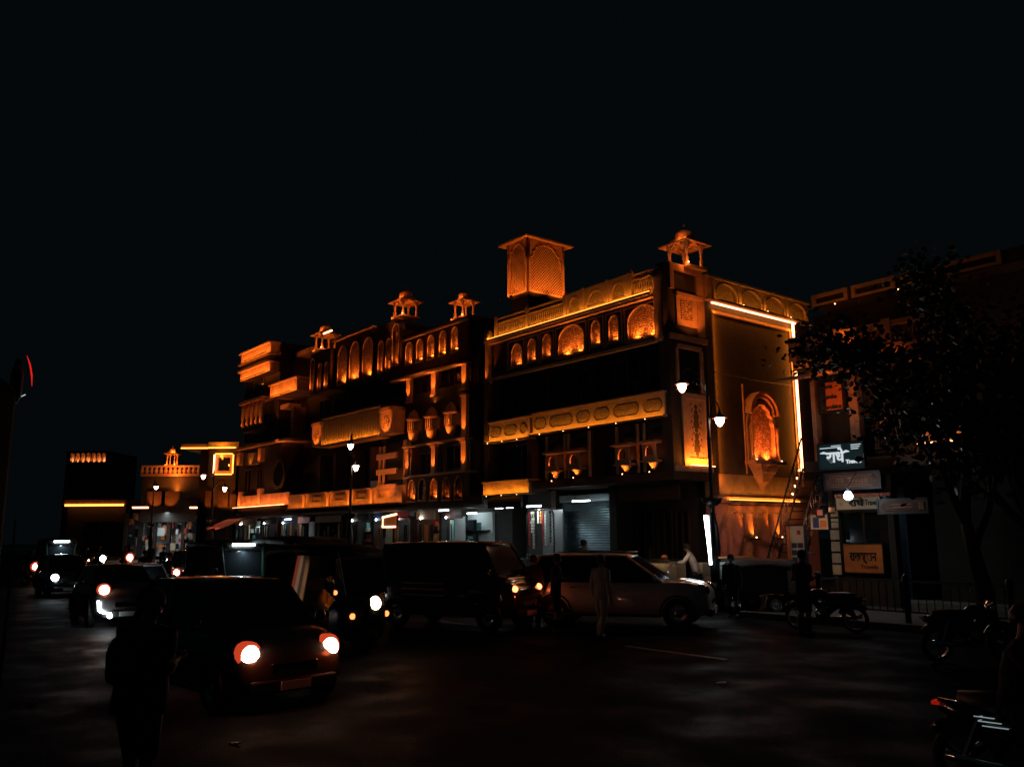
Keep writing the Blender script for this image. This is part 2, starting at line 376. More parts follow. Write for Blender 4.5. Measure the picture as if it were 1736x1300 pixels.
# ------------------------------------------------------------------ ground
def ground_sheet(name, m, s0, s1, v0, v1, z, th=.02):
    o = MB().box(s0, s1, v0, v1, z-th, z).build(name, m, None); o.location = P(0, 0); o.rotation_euler = (0, 0, TH); return tag(o, kind='structure')
ground_sheet('ground', 'concrete', -300, 200, -200, 250, -.03)
ground_sheet('road', 'asphalt', -260, 60, -34, -3.2, 0)
ground_sheet('side_lane', 'asphalt', .6, 4.6, -3.196, 40, .0)
o = MB().box(-45, .4, -3.0, 2.4, 0, .14).box(-45, .4, -3.2, -3.004, -.02, .16).build('pavement', 'kerb', None)
o.location = P(0, 0); o.rotation_euler = (0, 0, TH); tag(o, kind='structure')
o = MB().box(4.8, 40, -3.0, 2.4, 0, .14).box(4.8, 40, -3.2, -3.004, -.02, .16).build('pavement', 'kerb', None)
o.location = P(0, 0); o.rotation_euler = (0, 0, TH); tag(o, kind='structure')
mk = MB()
for i in range(14): mk.box(-70+i*7, -67.5+i*7, -9.85, -9.73, .004, .008)
o = mk.build('road_marking', mat('worn_road_paint', (.22, .22, .2), .7, var=.5, vscale=5), None); o.location = P(0, 0); o.rotation_euler = (0, 0, TH); tag(o, kind='structure')

# ================================================================== the corner building
ZB, ZL, ZM0, ZM1, ZN0, ZC, ZT = 4.35, 3.9, 6.32, 7.12, 9.2, 10.76, 11.75
SL = -10.6                                         # its far end on the street front
B = Bld('corner_building', 'corner building with carved turret, neon edged side wall and lattice rooftop tower', 'building', -5, 1)
# structural body
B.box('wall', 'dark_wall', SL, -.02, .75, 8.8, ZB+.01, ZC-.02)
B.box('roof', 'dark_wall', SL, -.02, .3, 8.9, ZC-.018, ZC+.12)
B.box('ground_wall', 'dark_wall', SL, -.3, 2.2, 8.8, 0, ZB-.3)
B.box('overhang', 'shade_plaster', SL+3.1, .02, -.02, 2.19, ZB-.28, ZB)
# --- top arcade band with seven lit niches
H = []
for x0, x1, yt, yb, e in ((867,886,584,620,24), (895,909,575,612,20), (920,935,567,605,20), (947,991,552,601,70), (1003,1019,543,584,24), (1033,1050,535,578,24), (1065,1117,518,573,80)):
    xc = (x0+x1)/2; a0 = V(x0, 580)[0]; a1 = V(x1, 580)[0]; z1 = V(xc, yt)[1]; z0 = V(xc, yb)[1]
    big = x1-x0 > 30
    H.append(niche(B, a0, a1, z0, z1, e, 'carved_fine' if big else 'carved', cusps=0, rise=.55 if big else None, depth=.18, ped=.16))
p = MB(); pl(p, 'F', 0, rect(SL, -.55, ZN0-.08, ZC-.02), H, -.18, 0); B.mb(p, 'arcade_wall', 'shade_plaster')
p = MB()                                           # raised frames round the bays, ledges
bays = [V(x, 560)[0] for x in (860, 890.5, 914.5, 941, 996.5, 1026, 1057.5, 1122)]
for i in range(7):
    a0, a1 = bays[i]+.05, bays[i+1]-.05; z1 = ZC-.2
    for r_ in ((a0, a1, z1-.05, z1), (a0, a0+.05, ZN0+.05, z1-.052), (a1-.05, a1, ZN0+.05, z1-.052)): bx(p, 'F', 0, *r_, .003, .05)
B.mb(p, 'bay_frame', 'trim')
p = MB(); bx(p, 'F', 0, SL-.02, -.55, ZC-.12, ZC, .003, .24); bx(p, 'F', 0, SL-.02, -.55, ZC-.018, ZC+.05, .243, .3)
bx(p, 'F', 0, SL, -.55, ZN0-.2, ZN0-.08, -.1, .1); B.mb(p, 'cornice', 'trim')
# --- balustrade
par = B.mb(MB().box(SL, -.55, -.08, .08, ZC+.05, ZC+.14), 'parapet', 'trim')
for x0, x1, n in ((846, 893, 15), (898, 957, 17), (1076, 1120, 11)):
    a0, a1 = V(x0, 540)[0], V(x1, 500)[0]
    baluster_row(B, par, a0, a1, ZC+.14, ZT-.26, n, base=-.06, r=.05)
    B.box('rail', 'trim', a0, a1, -.09, .09, ZT-.26, ZT-.2, parent=par); B.box('rail', 'trim', a0, a1, -.1, .1, ZT-.06, ZT, parent=par)
    q = MB(); k = int((a1-a0)/.12)
    for i in range(k):
        a = a0+(a1-a0)*(i+.5)/k; q.tube([(a-.06, 0, ZT-.2), (a+.06, 0, ZT-.06)], .012, 4); q.tube([(a+.06, .02, ZT-.2), (a-.06, .02, ZT-.06)], .012, 4)
    B.mb(q, 'lattice_rail', 'trim', par)
for x in (843, 895.5, 960, 1072): 
    a = V(x, 520)[0]; B.mb(MB().box(a-.09, a+.09, -.12, .1, ZC+.14, ZT+.06).lathe((a, -.01, ZT+.06), [(.07, 0), (.1, .06), (.04, .14), (.01, .2)], 8), 'post', 'trim', par)
H2 = []; e0, e1 = V(962, 520)[0], V(1069, 490)[0]
for x0, x1 in ((967, 985), (998, 1026), (1040, 1061)):
    a0, a1 = V(x0, 500)[0], V(x1, 500)[0]; out = arch(a0, a1, ZC+.26, ZT-.12, 9 if a1-a0 > .7 else 7, n=48); H2.append(out)
    B.mb(MB().tube([(a, -.1, z) for a, z in out[2:]], .022, 5), 'arch_moulding', 'trim', par)
p = MB().plate(rect(e0, e1, ZC+.14, ZT+.08), H2, -.1, -.02); B.mb(p, 'parapet_panel', 'trim', par)
B.box('carved_panel', 'band', e0+.01, e1-.01, -.018, .06, ZC+.15, ZT+.05, parent=par)
q = MB(); 
for x in (962, 991.5, 1033, 1068.5): a = V(x, 500)[0]; q.box(a-.05, a+.05, -.14, -.102, ZC+.14, ZT+.1)
B.mb(q, 'pilaster', 'trim', par)
strip(B, 'F', 0, SL+.2, -.6, ZC+.08, .26, 2.8, AMB, tilt=.5)
# --- second floor: deep dark zone with windows
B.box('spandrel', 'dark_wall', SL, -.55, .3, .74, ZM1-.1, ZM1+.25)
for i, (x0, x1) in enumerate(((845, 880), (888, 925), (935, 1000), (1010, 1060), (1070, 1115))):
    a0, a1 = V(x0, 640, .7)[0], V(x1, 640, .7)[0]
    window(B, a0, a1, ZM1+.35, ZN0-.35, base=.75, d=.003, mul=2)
for x in (838, 884, 930, 1005, 1065, 1120):
    a = V(x, 640, .6)[0]; B.mb(MB().box(a-.09, a+.09, .55, .747, ZM1+.25, ZN0-.2).box(a-.13, a+.13, .5, .747, ZN0-.35, ZN0-.25), 'pier', 'dark_wall')
for a, z in ((-4.6, 7.3), (-1.7, 7.35)):
    ac = B.mb(MB().box(a-.35, a+.35, .25, .55, z, z+.5), 'air_conditioner', 'plastic', bevel=.02)
    B.mb(MB().lathe((a, .24, z+.25), [(.2, 0), (.2, .02)], 14, axis='y'), 'fan_grille', 'iron', ac)
# --- balcony front with octagonal panels
def oct_panels(edges, z0, z1, ztop, zbot, d):
    p = MB(); hs = []; ins = MB()
    for a0, a1 in edges:
        m_ = .1; c = .14; x0, x1 = a0+m_, a1-m_; y0, y1 = z0+.16, z1-.14
        o8 = lambda k: [(x0+c+k, y0+k), (x1-c-k, y0+k), (x1-k, y0+c+k), (x1-k, y1-c-k), (x1-c-k, y1-k), (x0+c+k, y1-k), (x0+k, y1-c-k), (x0+k, y0+c+k)]
        hs.append(o8(0)); ins.plate(o8(.05), [], -d-.0, -d+.1)
    pl(p, 'F', 0, rect(edges[0][0], edges[-1][1], zbot, ztop), hs, d-.08, d)
    o = B.mb(p, 'balcony_front', 'trim'); B.mb(ins, 'octagon_panel', 'band', o)
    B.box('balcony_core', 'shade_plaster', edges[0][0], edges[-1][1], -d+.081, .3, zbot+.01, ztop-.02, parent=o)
    B.box('coping', 'trim', edges[0][0]-.02, edges[-1][1]+.02, -d-.06, .3, ztop, ztop+.07, parent=o)
    B.box('ledge', 'trim', edges[0][0]-.02, edges[-1][1]+.02, -d-.12, .1, zbot-.08, zbot-.003, parent=o)
    return o
xs = [906, 932, 977, 1007, 1040, 1091, 1131]
ed = [(V(xs[i], 700)[0], V(xs[i+1], 700)[0]) for i in range(6)]
oct_panels(ed, ZM0, ZM1, ZM1, ZM0+.02, .12)
strip(B, 'F', 0, ed[0][0], ed[-1][1], ZM0-.04, .3, 2.3, AMB, tilt=.8, dots=5, vis=False)
xs = [838, 861, 888, 905]
ed = [(V(xs[i], 720)[0], V(xs[i+1], 720)[0]) for i in range(3)]
oct_panels(ed, ZM0-.1, ZM1-.12, ZM1-.1, ZM0-.1, .3)
strip(B, 'F', 0, SL+.05, ed[-1][1], ZM0-.14, .46, 3, AMB, tilt=.8, dots=3, vis=False)
# --- far bay: tall frame, dark window and lit apron below
a1 = V(907, 800)[0]
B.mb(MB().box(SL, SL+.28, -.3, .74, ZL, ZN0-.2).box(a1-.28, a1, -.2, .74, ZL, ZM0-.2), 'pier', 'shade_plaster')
window(B, SL+.3, a1-.3, 4.45, ZM0-.25, base=.3, mul=2)
B.box('apron', 'stone', SL, a1, -.35, .74, ZL+.02, 4.42); B.box('sill', 'trim', SL-.03, a1+.05, -.42, .5, 4.422, 4.48)
strip(B, 'F', 0, SL, a1, ZL, .5, 4.5, AMB, tilt=.8, dots=3, vis=False)
B.lt('SPOT', (SL+.35, -.5, ZN0+.1), 5, ORA, (SL+.12, -.3, ZC), ang=60, r=.04)
B.mb(MB().lathe((SL+.12, -.12, ZN0-.35), [(.16, 0), (.2, .1), (.16, .2), (.17, 1.9), (.2, 2.0), (.2, 2.45)], 14), 'round_pilaster', 'stone', smooth=True)
B.lt('SPOT', (SL+.12, -.5, ZN0-.35), 55, ORA, (SL+.12, -.2, ZN0+1.2), ang=60, r=.04)
# --- first floor with four little shrine windows
aL = V(910, 800)[0]
B.mb(MB().box(aL, -.02, .3, .74, ZB+.01, ZM0-.1), 'first_floor_wall', 'dark_wall')
for x0, x1 in ((925, 955), (962, 996), (1044, 1078), (1090, 1130)):
    a0, a1 = V(x0, 740)[0], V(x1, 740)[0]; p = MB()
    out = arch(a0+.12, a1-.12, ZB+.3, ZM0-.35, rise=.35)
    pl(p, 'F', 0, rect(a0-.05, a1+.05, ZB+.02, ZM0-.12), [out], -.3, -.12); o = B.mb(p, 'window_surround', 'dark_wall')
    B.mb(MB().box(a0-.06, a0+.02, .02, .118, ZB+.05, ZM0-.15), 'pilaster', 'stone', o); B.mb(MB().box(a1-.02, a1+.06, .02, .118, ZB+.05, ZM0-.15), 'pilaster', 'stone', o)
for x0, x1, yt, yb, yp in ((932.5, 950.5, 768, 797, 812), (967, 990, 764, 793, 806), (1049, 1074, 754, 786, 800), (1095, 1120, 749, 780, 796)):
    xc = (x0+x1)/2; a0, a1 = V(x0, 780)[0], V(x1, 780)[0]; zt, zm, zp = V(xc, yt)[1], V(xc, yb)[1], V(xc, yp)[1]; w = a1-a0; c = (a0+a1)/2
    o = B.mb(MB().box(a0-.05, a1+.05, -.26, .12, zm-.06, zm), 'jharokha', 'trim')
    q = MB(); pl(q, 'F', .06, rect(a0+.04, a1-.04, zm, zt-.08), [arch(c-w*.26, c+w*.26, zm+.16, zt-.14, 5, n=30)], .22, .28); B.mb(q, 'arch_screen', 'trim', o)
    q = MB()
    for x in (a0+.04, a1-.04): q.lathe((x, -.2, zm), [(.035, 0), (.035, .05), (.02, .1), (.022, zt-zm-.16), (.04, zt-zm-.08)], 7)
    B.mb(q, 'column', 'trim', o)
    q = MB(); q.loft([[(a0-.1, -.4, zt-.05), (a1+.1, -.4, zt-.05), (a1+.1, .1, zt-.05), (a0-.1, .1, zt-.05)], [(a0-.1, -.4, zt-.02), (a1+.1, -.4, zt-.02), (a1+.1, .1, zt-.02), (a0-.1, .1, zt-.02)], [(a0, -.2, zt+.07), (a1, -.2, zt+.07), (a1, .1, zt+.07), (a0, .1, zt+.07)]]); B.mb(q, 'hood', 'trim', o)
    q = MB().lathe((c, 0.02, zp), [(.03, 0), (.1, .06), (w*.22, (zm-zp)*.5), (w*.3, (zm-zp)*.75), (w*.45, zm-zp-.07)], 14, sy=.8); B.mb(q, 'bracket', 'trim', o, smooth=True)
    q = MB().lathe((c, -.02, zm), [(w*.28, 0), (w*.3, .1), (w*.22, .16)], 12, sy=.8); B.mb(q, 'planter', 'trim', o, smooth=True)
    B.mb(MB().lathe((c, -.22, zp-.1), [(.01, 0), (.02, .02), (.01, .03)], 8), 'uplight', 'dot', o)
    B.lt('SPOT', (c, -.36, zp-.14), 42, ORA, (c, -.1, (zm+zp)/2), o, ang=44, r=.03)
    B.lt('POINT', (c, -.16, zm+.2), 3.4, (1, .22, .04), parent=o, r=.03)
# --- the corner turret
T = B.mb(MB().box(-.5, 0, 0, 2.0, ZB, 11.9), 'turret', 'dark_wall')
B.mb(MB().lathe((-.42, -.05, ZN0-.2), [(.14, 0), (.19, .12), (.15, .22), (.16, 2.2), (.2, 2.3), (.2, 2.6)], 14), 'round_pilaster', 'stone', T, smooth=True)
B.lt('SPOT', (-.42, -.42, ZN0-.3), 45, ORA, (-.42, -.15, ZN0+1.2), T, ang=60, r=.04)
B.lt('SPOT', (-.6, -.5, ZB+.4), 4, ORA, (-.55, -.1, ZM0), T, ang=60, r=.04)
sv = lambda x, y: S(x, y)
v0, v1 = sv(1145, 520)[0], sv(1187, 520)[0]; z1, z0 = sv(1163, 500)[1], sv(1163, 552)[1]
q = MB(); bx(q, 'S', 0, v0, v1, z0-.05, z1, .003, .06); f1 = B.mb(q, 'carved_block', 'trim', T)
q = MB(); bx(q, 'S', .06, v0-.05, v1+.0, z1-.14, z1, .003, .08); B.mb(q, 'block_moulding', 'trim', f1)
q = MB(); bx(q, 'S', .06, v0+.22, v1-.55, z0+.18, z1-.25, .003, .025); B.mb(q, 'flower_panel', 'carved_fine', f1)
B.lt('SPOT', pt('S', 0, (v0+v1)/2, z0-.05, 1.1), 70, ORA, pt('S', 0, (v0+v1)/2, z0+.6, 0), f1, ang=95, r=.05)
for a, b_, c_, d_ in ((.1, 1.9, 11.62, 11.88), (.1, .3, 10.9, 11.62), (1.55, 1.95, 9.3, 11.62), (.0, 2.05, 9.05, 9.25), (.35, 1.7, 8.75, 8.9), (.0, 2.05, 4.36, 4.55), (.25, .4, 7.2, 8.74), (1.6, 1.75, 7.2, 8.74)):
    q = MB(); bx(q, 'S', 0, a, b_, c_, d_, .003, .08); B.mb(q, 'moulding', 'stone', T)
q = MB(); bx(q, 'S', 0, .4, 1.6, 7.3, 8.7, .0, .02); B.mb(q, 'window_pane', 'glass', T)
v0, v1 = sv(1157, 740)[0], sv(1191, 740)[0]
q = MB(); pl(q, 'S', 0, rect(v0, 2.0, 4.56, 7.15), [rect(v0+.25, 1.75, 4.85, 6.95)], .003, .07); f2 = B.mb(q, 'floral_panel', 'trim', T)
q = MB(); bx(q, 'S', 0, v0+.25, 1.75, 4.85, 6.95, .002, .03); B.mb(q, 'painted_field', 'trim', f2)
q = MB(); vc = (v0+2.0)/2                         # painted flowering stem
for i in range(9):
    z = 5.0+i*.21; w = .1+.09*((i*3) % 4)/3
    q.lathe(pt('S', .03, vc, z, .0), [(w, -.002), (w*.6, .008)], 9, axis='x')
    for k in (-1, 1):
        q.lathe(pt('S', .03, vc+k*(.14+.06*(i % 3)), z+.1, .0), [(.05, -.002), (.02, .008)], 7, axis='x')
        q.lathe(pt('S', .03, vc+k*(.32-.03*(i % 4)), z+.04, .0), [(.035, -.002), (.01, .008)], 6, axis='x')
B.mb(q, 'painted_flowers', mat('flower_paint', (.09, .05, .02), .8), f2)
strip(B, 'S', 0, v0+.05, 1.9, ZB+.2, .26, 34, (1, .24, .02), tilt=.4, m='led', parent=f2)
# its kiosk
kiosk(B, -.28, 1.42, 11.92, .96, .92, e=9)
B.lt('SPOT', (.9, -.6, 12.0), 26, (1, .4, .12), (-.28, 1.4, 13), ang=60, r=.05)
# --- side wall
W0, W1, ZS = 2.02, 8.75, 3.3
B.mb(MB().box(-.32, -.06, 2.0, W1, ZS+.2, ZC-.02), 'side_wall', 'olive_plaster')
B.mb(MB().box(-.3, -.04, 2.0, W1-.1, .14, ZS), 'lower_side_wall', mat('pink_wash', (.50, .27, .22), .88, bump=.4, bscale=10, var=.18, vscale=1.5))
q = MB(); bx(q, 'S', 0, 2.02, 2.38, ZS+.28, ZC-.3, -.06, .03); B.mb(q, 'dark_pilaster', 'dark_wall')
q = MB()
for r_ in ((2.4, 7.9, 10.36, 10.46), (7.42, 7.5, 4.0, 10.356), (7.7, 7.78, 4.0, 10.356)): bx(q, 'S', -.06, *r_, .003, .09)
B.mb(q, 'wall_frame', 'trim')
q = MB(); bx(q, 'S', 0, 2.1, 8.8, ZS, ZS+.09, -.06, .3); bx(q, 'S', 0, 2.1, 8.5, ZS+.093, ZS+.22, -.06, .16); B.mb(q, 'string_course', 'trim')
strip(B, 'S', 0, 2.6, 7.0, ZS+.1, .26, 3.6, (1, .27, .03), tilt=.6)
strip(B, 'S', 0, 2.6, 7.2, ZS-.05, .24, 1.2, (1, .33, .03), up=False, tilt=.4, vis=False)
# bright LED line: along the top and down the far edge
vn, zt_ = S(1340, 546); zb_ = S(1357, 800)[1]
q = MB(); bx(q, 'S', -.06, 2.4, vn+.25, zt_-.07, zt_-.01, .1, .15); o = B.mb(q, 'led_line', 'led')
q = MB(); bx(q, 'S', -.06, vn-.0, vn+.065, zb_, zt_-.1, .1, .18); B.mb(q, 'led_line', 'led')
L = B.lt('AREA', pt('S', -.06, (2.4+vn)/2, zt_-.1, .2), 26, (1, .25, .015), size=(vn-2.4, .06)); L.rotation_euler = quat_strip('S', -1, .35)
L = B.lt('AREA', pt('S', -.06, vn-.1, (zb_+zt_)/2, .22), 48, (1, .25, .015), pt('S', -.06, vn-1, (zb_+zt_)/2, 0), size=(6.0, .06))
L.rotation_euler = Matrix((Vector((0, 0, 1)), Vector((0, 0, 1)).cross(Vector((.45, 1, 0)).normalized())*-1, Vector((.45, 1, 0)).normalized())).transposed().to_euler()
L = B.lt('AREA', pt('S', -.06, 2.5, 7.2, .16), 26, (1, .22, .015), size=(6.6, .05))
L.rotation_euler = Matrix((Vector((0, 0, 1)), Vector((0, 0, 1)).cross(Vector((.4, -1, 0)).normalized())*-1, Vector((.4, -1, 0)).normalized())).transposed().to_euler()
# parapet of the side wall
q = MB(); hs = []
for i in range(4):
    a0 = 2.5+i*1.56; hs.append(arch(a0+.15, a0+1.4, ZC+.18, ZT-.16, rise=.45))
    bx(q, 'S', 0, a0-.06, a0+.06, ZC+.06, ZT-.05, .103, .16)
    B.mb(MB().tube([pt('S', 0, a, z, .12) for a, z in hs[-1][2:]], .025, 5), 'arch_moulding', 'trim')
pl(q, 'S', 0, rect(2.02, W1, ZC+.05, ZT-.08), hs, .0, .1); B.mb(q, 'side_parapet', 'trim')
q = MB(); bx(q, 'S', 0, 2.03, W1-.01, ZC+.06, ZT-.1, -.08, -.003); B.mb(q, 'carved_panel', 'band')
q = MB(); bx(q, 'S', 0, 2.02, W1+.05, ZT-.079, ZT, -.1, .2); bx(q, 'S', 0, 2.02, W1+.05, ZC+.0, ZC+.046, -.06, .3); B.mb(q, 'coping', 'trim')
strip(B, 'S', 0, 2.5, W1-.2, ZC+.06, .32, 1.6, AMB, tilt=.5, dots=0, vis=False)
for i in (1, 2, 3):
    a = 2.5+i*1.56; B.mb(MB().lathe(pt('S', 0, a, ZC+.05, .27), [(.03, 0), (.05, .04), (.02, .06)], 8), 'uplight', 'dot'); B.lt('POINT', pt('S', 0, a, ZC+.15, .3), 1.2, AMB, r=.03)
# jharokha on the side wall
v0, v1 = S(1264, 740)[0], S(1310, 740)[0]; zb, zt = S(1288, 782)[1], S(1288, 672)[1]
out = niche(B, v0+.1, v1-.1, zb, zt-.35, 150, 'carved_fine', cusps=7, plane='S', base=.14, depth=.14, col=(1, .17, .02), sill=False)
q = MB(); pl(q, 'S', 0, arch(v0-.06, v1+.06, zb, zt-.2, n=20), [out], -.02, .14); J = B.mb(q, 'side_jharokha', 'trim')
for k, (g, d) in enumerate(((.06, .36), (.2, .26))):
    n = 14; rr = []
    c = (v0+v1)/2; w = (v1-v0)/2+.12-g
    for i in range(n+1):
        t = PI*i/n; a, z = c+w*math.cos(t), zt-.75+w*.95*math.sin(t)
        a2, z2 = c+(w-.1)*math.cos(t), zt-.75+(w-.1)*.95*math.sin(t)
        rr.append([pt('S', 0, a, z, -.05), pt('S', 0, a, z, d), pt('S', 0, a2, z2, d), pt('S', 0, a2, z2, -.05)])
    B.mb(MB().loft(rr), 'canopy', 'trim', J, smooth=False)
q = MB(); bx(q, 'S', 0, v0-.1, v1+.1, zb-.14, zb-.003, -.05, .5); B.mb(q, 'sill', 'stone', J)
c = (v0+v1)/2; q = MB()
q.loft([[pt('S', 0, c-w_, z, -.05), pt('S', 0, c+w_, z, -.05), pt('S', 0, c+w_*.8, z, d), pt('S', 0, c-w_*.8, z, d)] for w_, z, d in ((.06, zb-1.05, .05), (.2, zb-.85, .12), (.22, zb-.8, .2), (.5, zb-.5, .3), (.55, zb-.42, .36), (.75, zb-.2, .42), (.78, zb-.145, .45))])
B.mb(q, 'bracket', 'stone', J)
for a in (v0+.08, v1-.08):
    B.mb(MB().lathe(pt('S', 0, a, zb, .27), [(.07, 0), (.07, .12), (.04, .18), (.045, .9), (.08, 1.0), (.05, 1.1), (.1, 1.3)], 10), 'column', 'trim', J, smooth=True)
    B.mb(MB().lathe(pt('S', 0, a, zb, .4), [(.02, 0), (.028, .03), (.01, .04)], 8), 'uplight', 'dot', J)
    B.lt('SPOT', pt('S', 0, a, zb+.04, .48), 7, ORA, pt('S', 0, a, zb+1.2, .2), J, ang=90, r=.03)
B.lt('SPOT', pt('S', 0, c, zb+.15, .6), 70, (1, .14, .02), pt('S', 0, c+.3, zt, .25), J, ang=90, r=.04)
# drain pipe and a cable on the side wall
B.mb(MB().tube([pt('S', 0, S(1256, 650)[0], z, .06) for z in (7.8, 6.9, 4.4)], .035, 8), 'drain_pipe', 'stone')
B.mb(MB().tube([pt('S', 0, 2.4+i*.55, 8.1-.06*math.sin(PI*i/9), .05) for i in range(10)], .012, 4), 'cable', 'ink')
# lower wall: blind arches and two lit half columns
for x0, x1, yt, yb in ((1260, 1271, 866, 1000), (1304, 1315, 866, 1000)):
    a0, a1 = S(x0, 880)[0], S(x1, 880)[0]; c = (a0+a1)/2; z1 = S(1265, yt)[1]-.05; z0 = .4
    q = MB(); bx(q, 'S', -.04, a0, a1, z0, z1-.95, .003, .1); o = B.mb(q, 'half_column', 'trim')
    B.mb(MB().lathe(pt('S', 0, c, z1-.92, .08), [(.13, 0), (.2, .08), (.17, .2), (.17, .78), (.21, .86), (.21, .92)], 14), 'shaft', 'trim', o, smooth=True)
    q = MB().box(.2, .5, c-.12, c+.12, z1-.99, z1-.95); B.mb(q, 'lamp_bracket', 'iron', o)
    B.mb(MB().lathe((.4, c, z1-.93), [(.02, 0), (.03, .03), (.01, .04)], 8), 'uplight', 'dot', o)
    B.lt('SPOT', (.55, c, z1-.95), 60, ORA, (.1, c, z1-.3), o, ang=60, r=.03)
    B.lt('SPOT', (.32, c, z1-1.05), 2.5, ORA, (.05, c, 0), o, ang=60, r=.03)
for a0, a1 in ((2.65, 3.95), (4.4, 5.7)):
    B.mb(MB().tube([pt('S', -.04, a, z, .02) for a, z in arch(a0, a1, 1.2, 3.05, 9, n=54)[2:]], .035, 5), 'blind_arch', 'trim')
# --- rooftop tower with pierced screens
TV = 4.2; tc = V(895, 485, TV); ztb = tc[1]-.25; zt0 = V(895, 402, TV)[1]
TS1 = tc[0]; TS0 = V(861, 490, TV)[0]
def fitv(px):                                      # how far back the right face reaches
    v = TV
    while v < TV+8:
        q = P(TS1, v, ztb)-CAMP; 
        xx = CX+F_PX*(q.x/(q.y*math.cos(PITCH)+(q.z)*math.sin(PITCH)))
        if xx > px: break
        v += .02
    return v
TV1 = fitv(958)
tw = B.mb(MB().box(TS0+.12, TS1-.12, TV+.12, TV1-.12, ZC+.1, zt0), 'rooftop_tower', 'plastic')
def screen(plane, base, a0, a1):
    out = arch(a0+.16, a1-.16, ztb+.1, zt0-.12, 11, n=66, rise=min((a1-a0)*.5, (zt0-ztb)*.45))
    q = MB(); pl(q, plane, base, rect(a0, a1, ztb, zt0), [out], -.08, 0); B.mb(q, 'arch_surround', 'trim', tw)
    B.mb(MB().tube([pt(plane, base, a, z, .015) for a, z in out[2:]], .035, 5), 'arch_moulding', 'trim', tw)
    q = MB(); st = .17; w = a1-a0; h = zt0-ztb; n = int((w+h)/st)
    inside = lambda a, z: a0+.1 < a < a1-.1 and ztb+.05 < z < zt0-.1
    for sg in (1, -1):
        for i in range(n+1):
            c0 = i*st; p0 = []
            ts = [t*.02 for t in range(int(h/.02))]
            good = [(a0+c0-h*0+(t-h if sg > 0 else 0)+(0 if sg > 0 else -t), ztb+t) for t in ts]
            good = [(a, z) for a, z in good if inside(a, z)]
            if len(good) > 4: q.tube([pt(plane, base, *good[0], -.06-.012*(sg > 0)), pt(plane, base, *good[-1], -.06-.012*(sg > 0))], .02, 4)
    B.mb(q, 'pierced_screen', 'trim', tw)
    q = MB()
    for a in (a0+.08, a1-.08): q.lathe(pt(plane, base, a, ztb, .03), [(.07, 0), (.07, .2), (.05, .25), (.05, h*.55), (.08, h*.58), (.05, h*.62), (.06, h)], 8)
    B.mb(q, 'column', 'trim', tw, smooth=True)
    c = (a0+a1)/2
    for k in (-.28, .28):
        o = B.mb(MB().box(*(lambda p_: (p_[0]-.06, p_[0]+.06, p_[1]-.06, p_[1]+.06, p_[2]-.1, p_[2]-.02))(pt(plane, base, c+k*(a1-a0), ztb-.3, .8))), 'floodlight', 'iron', tw)
        B.lt('SPOT', pt(plane, base, c+k*(a1-a0), ztb-.25, .8), 125*(a1-a0)/2, ORA, pt(plane, base, c+k*(a1-a0), ztb+1.5, 0), o, ang=125, r=.06)
screen('F', TV, TS0, TS1); screen('S', TS1, TV, TV1)
ring = lambda k, z: [(TS0-k, TV-k, z), (TS1+k, TV-k, z), (TS1+k, TV1+k, z), (TS0-k, TV1+k, z)]
B.mb(MB().loft([ring(0, zt0), ring(.38, zt0-.06), ring(.38, zt0+.02), ring(.0, zt0+.2), ring(-.5, zt0+.26)]), 'tower_roof', 'trim', tw)
# --- shopfronts of the ground floor
a0, a1 = V(958, 900, 1.9)[0], V(1049, 900, 1.9)[0]
sh = MB(); n = 34; zt = V(1000, 850, 1.9)[1]
prof = [(1.9-.02*(i % 2), .14+(zt-.14)*i/(2*n)) for i in range(2*n+1)]
sh.v = [(a0, y, z) for y, z in prof]+[(a1, y, z) for y, z in prof]; m_ = len(prof); sh.f = [(i, i+1, i+1+m_, i+m_) for i in range(m_-1)]
sh.box(a0, a1, 1.93, 1.97, .14, zt)
o = B.mb(sh, 'roller_shutter', 'shutter'); B.box('shutter_box', 'shutter', a0, a1, 1.6, 1.89, zt+.002, zt+.28, parent=o)
B.box('shutter_rail', 'steel', a0-.08, a0-.003, 1.8, 1.95, .14, zt, parent=o); B.box('shutter_rail', 'steel', a1+.003, a1+.08, 1.8, 1.95, .14, zt, parent=o)
B.box('door_lock', 'steel', (a0+a1)/2+.6, (a0+a1)/2+.66, 1.8, 1.88, 1.0, 1.08, parent=o)
B.box('pier', 'dark_wall', a0-.45, a0-.1, 1.5, 2.19, .14, ZB-.29); B.box('pier', 'dark_wall', a1+.1, a1+.5, 1.3, 2.19, .14, ZB-.29)
for x0, x1 in ((1072, 1100), (1106, 1132), (1138, 1162)):
    b0, b1 = V(x0, 900, 1.9)[0], V(x1, 900, 1.9)[0]; window(B, b0, b1, .2, 3.1, base=2.2, d=.01, mul=1, m='dark_wall')
B.box('fascia_board', 'brown_board', V(1050, 830, .4)[0], -.1, .3, .4, 3.4, 3.9)
B.box('fascia_board', 'dark_wall', SL, a0-.5, -.1, 0, 3.35, 3.82)

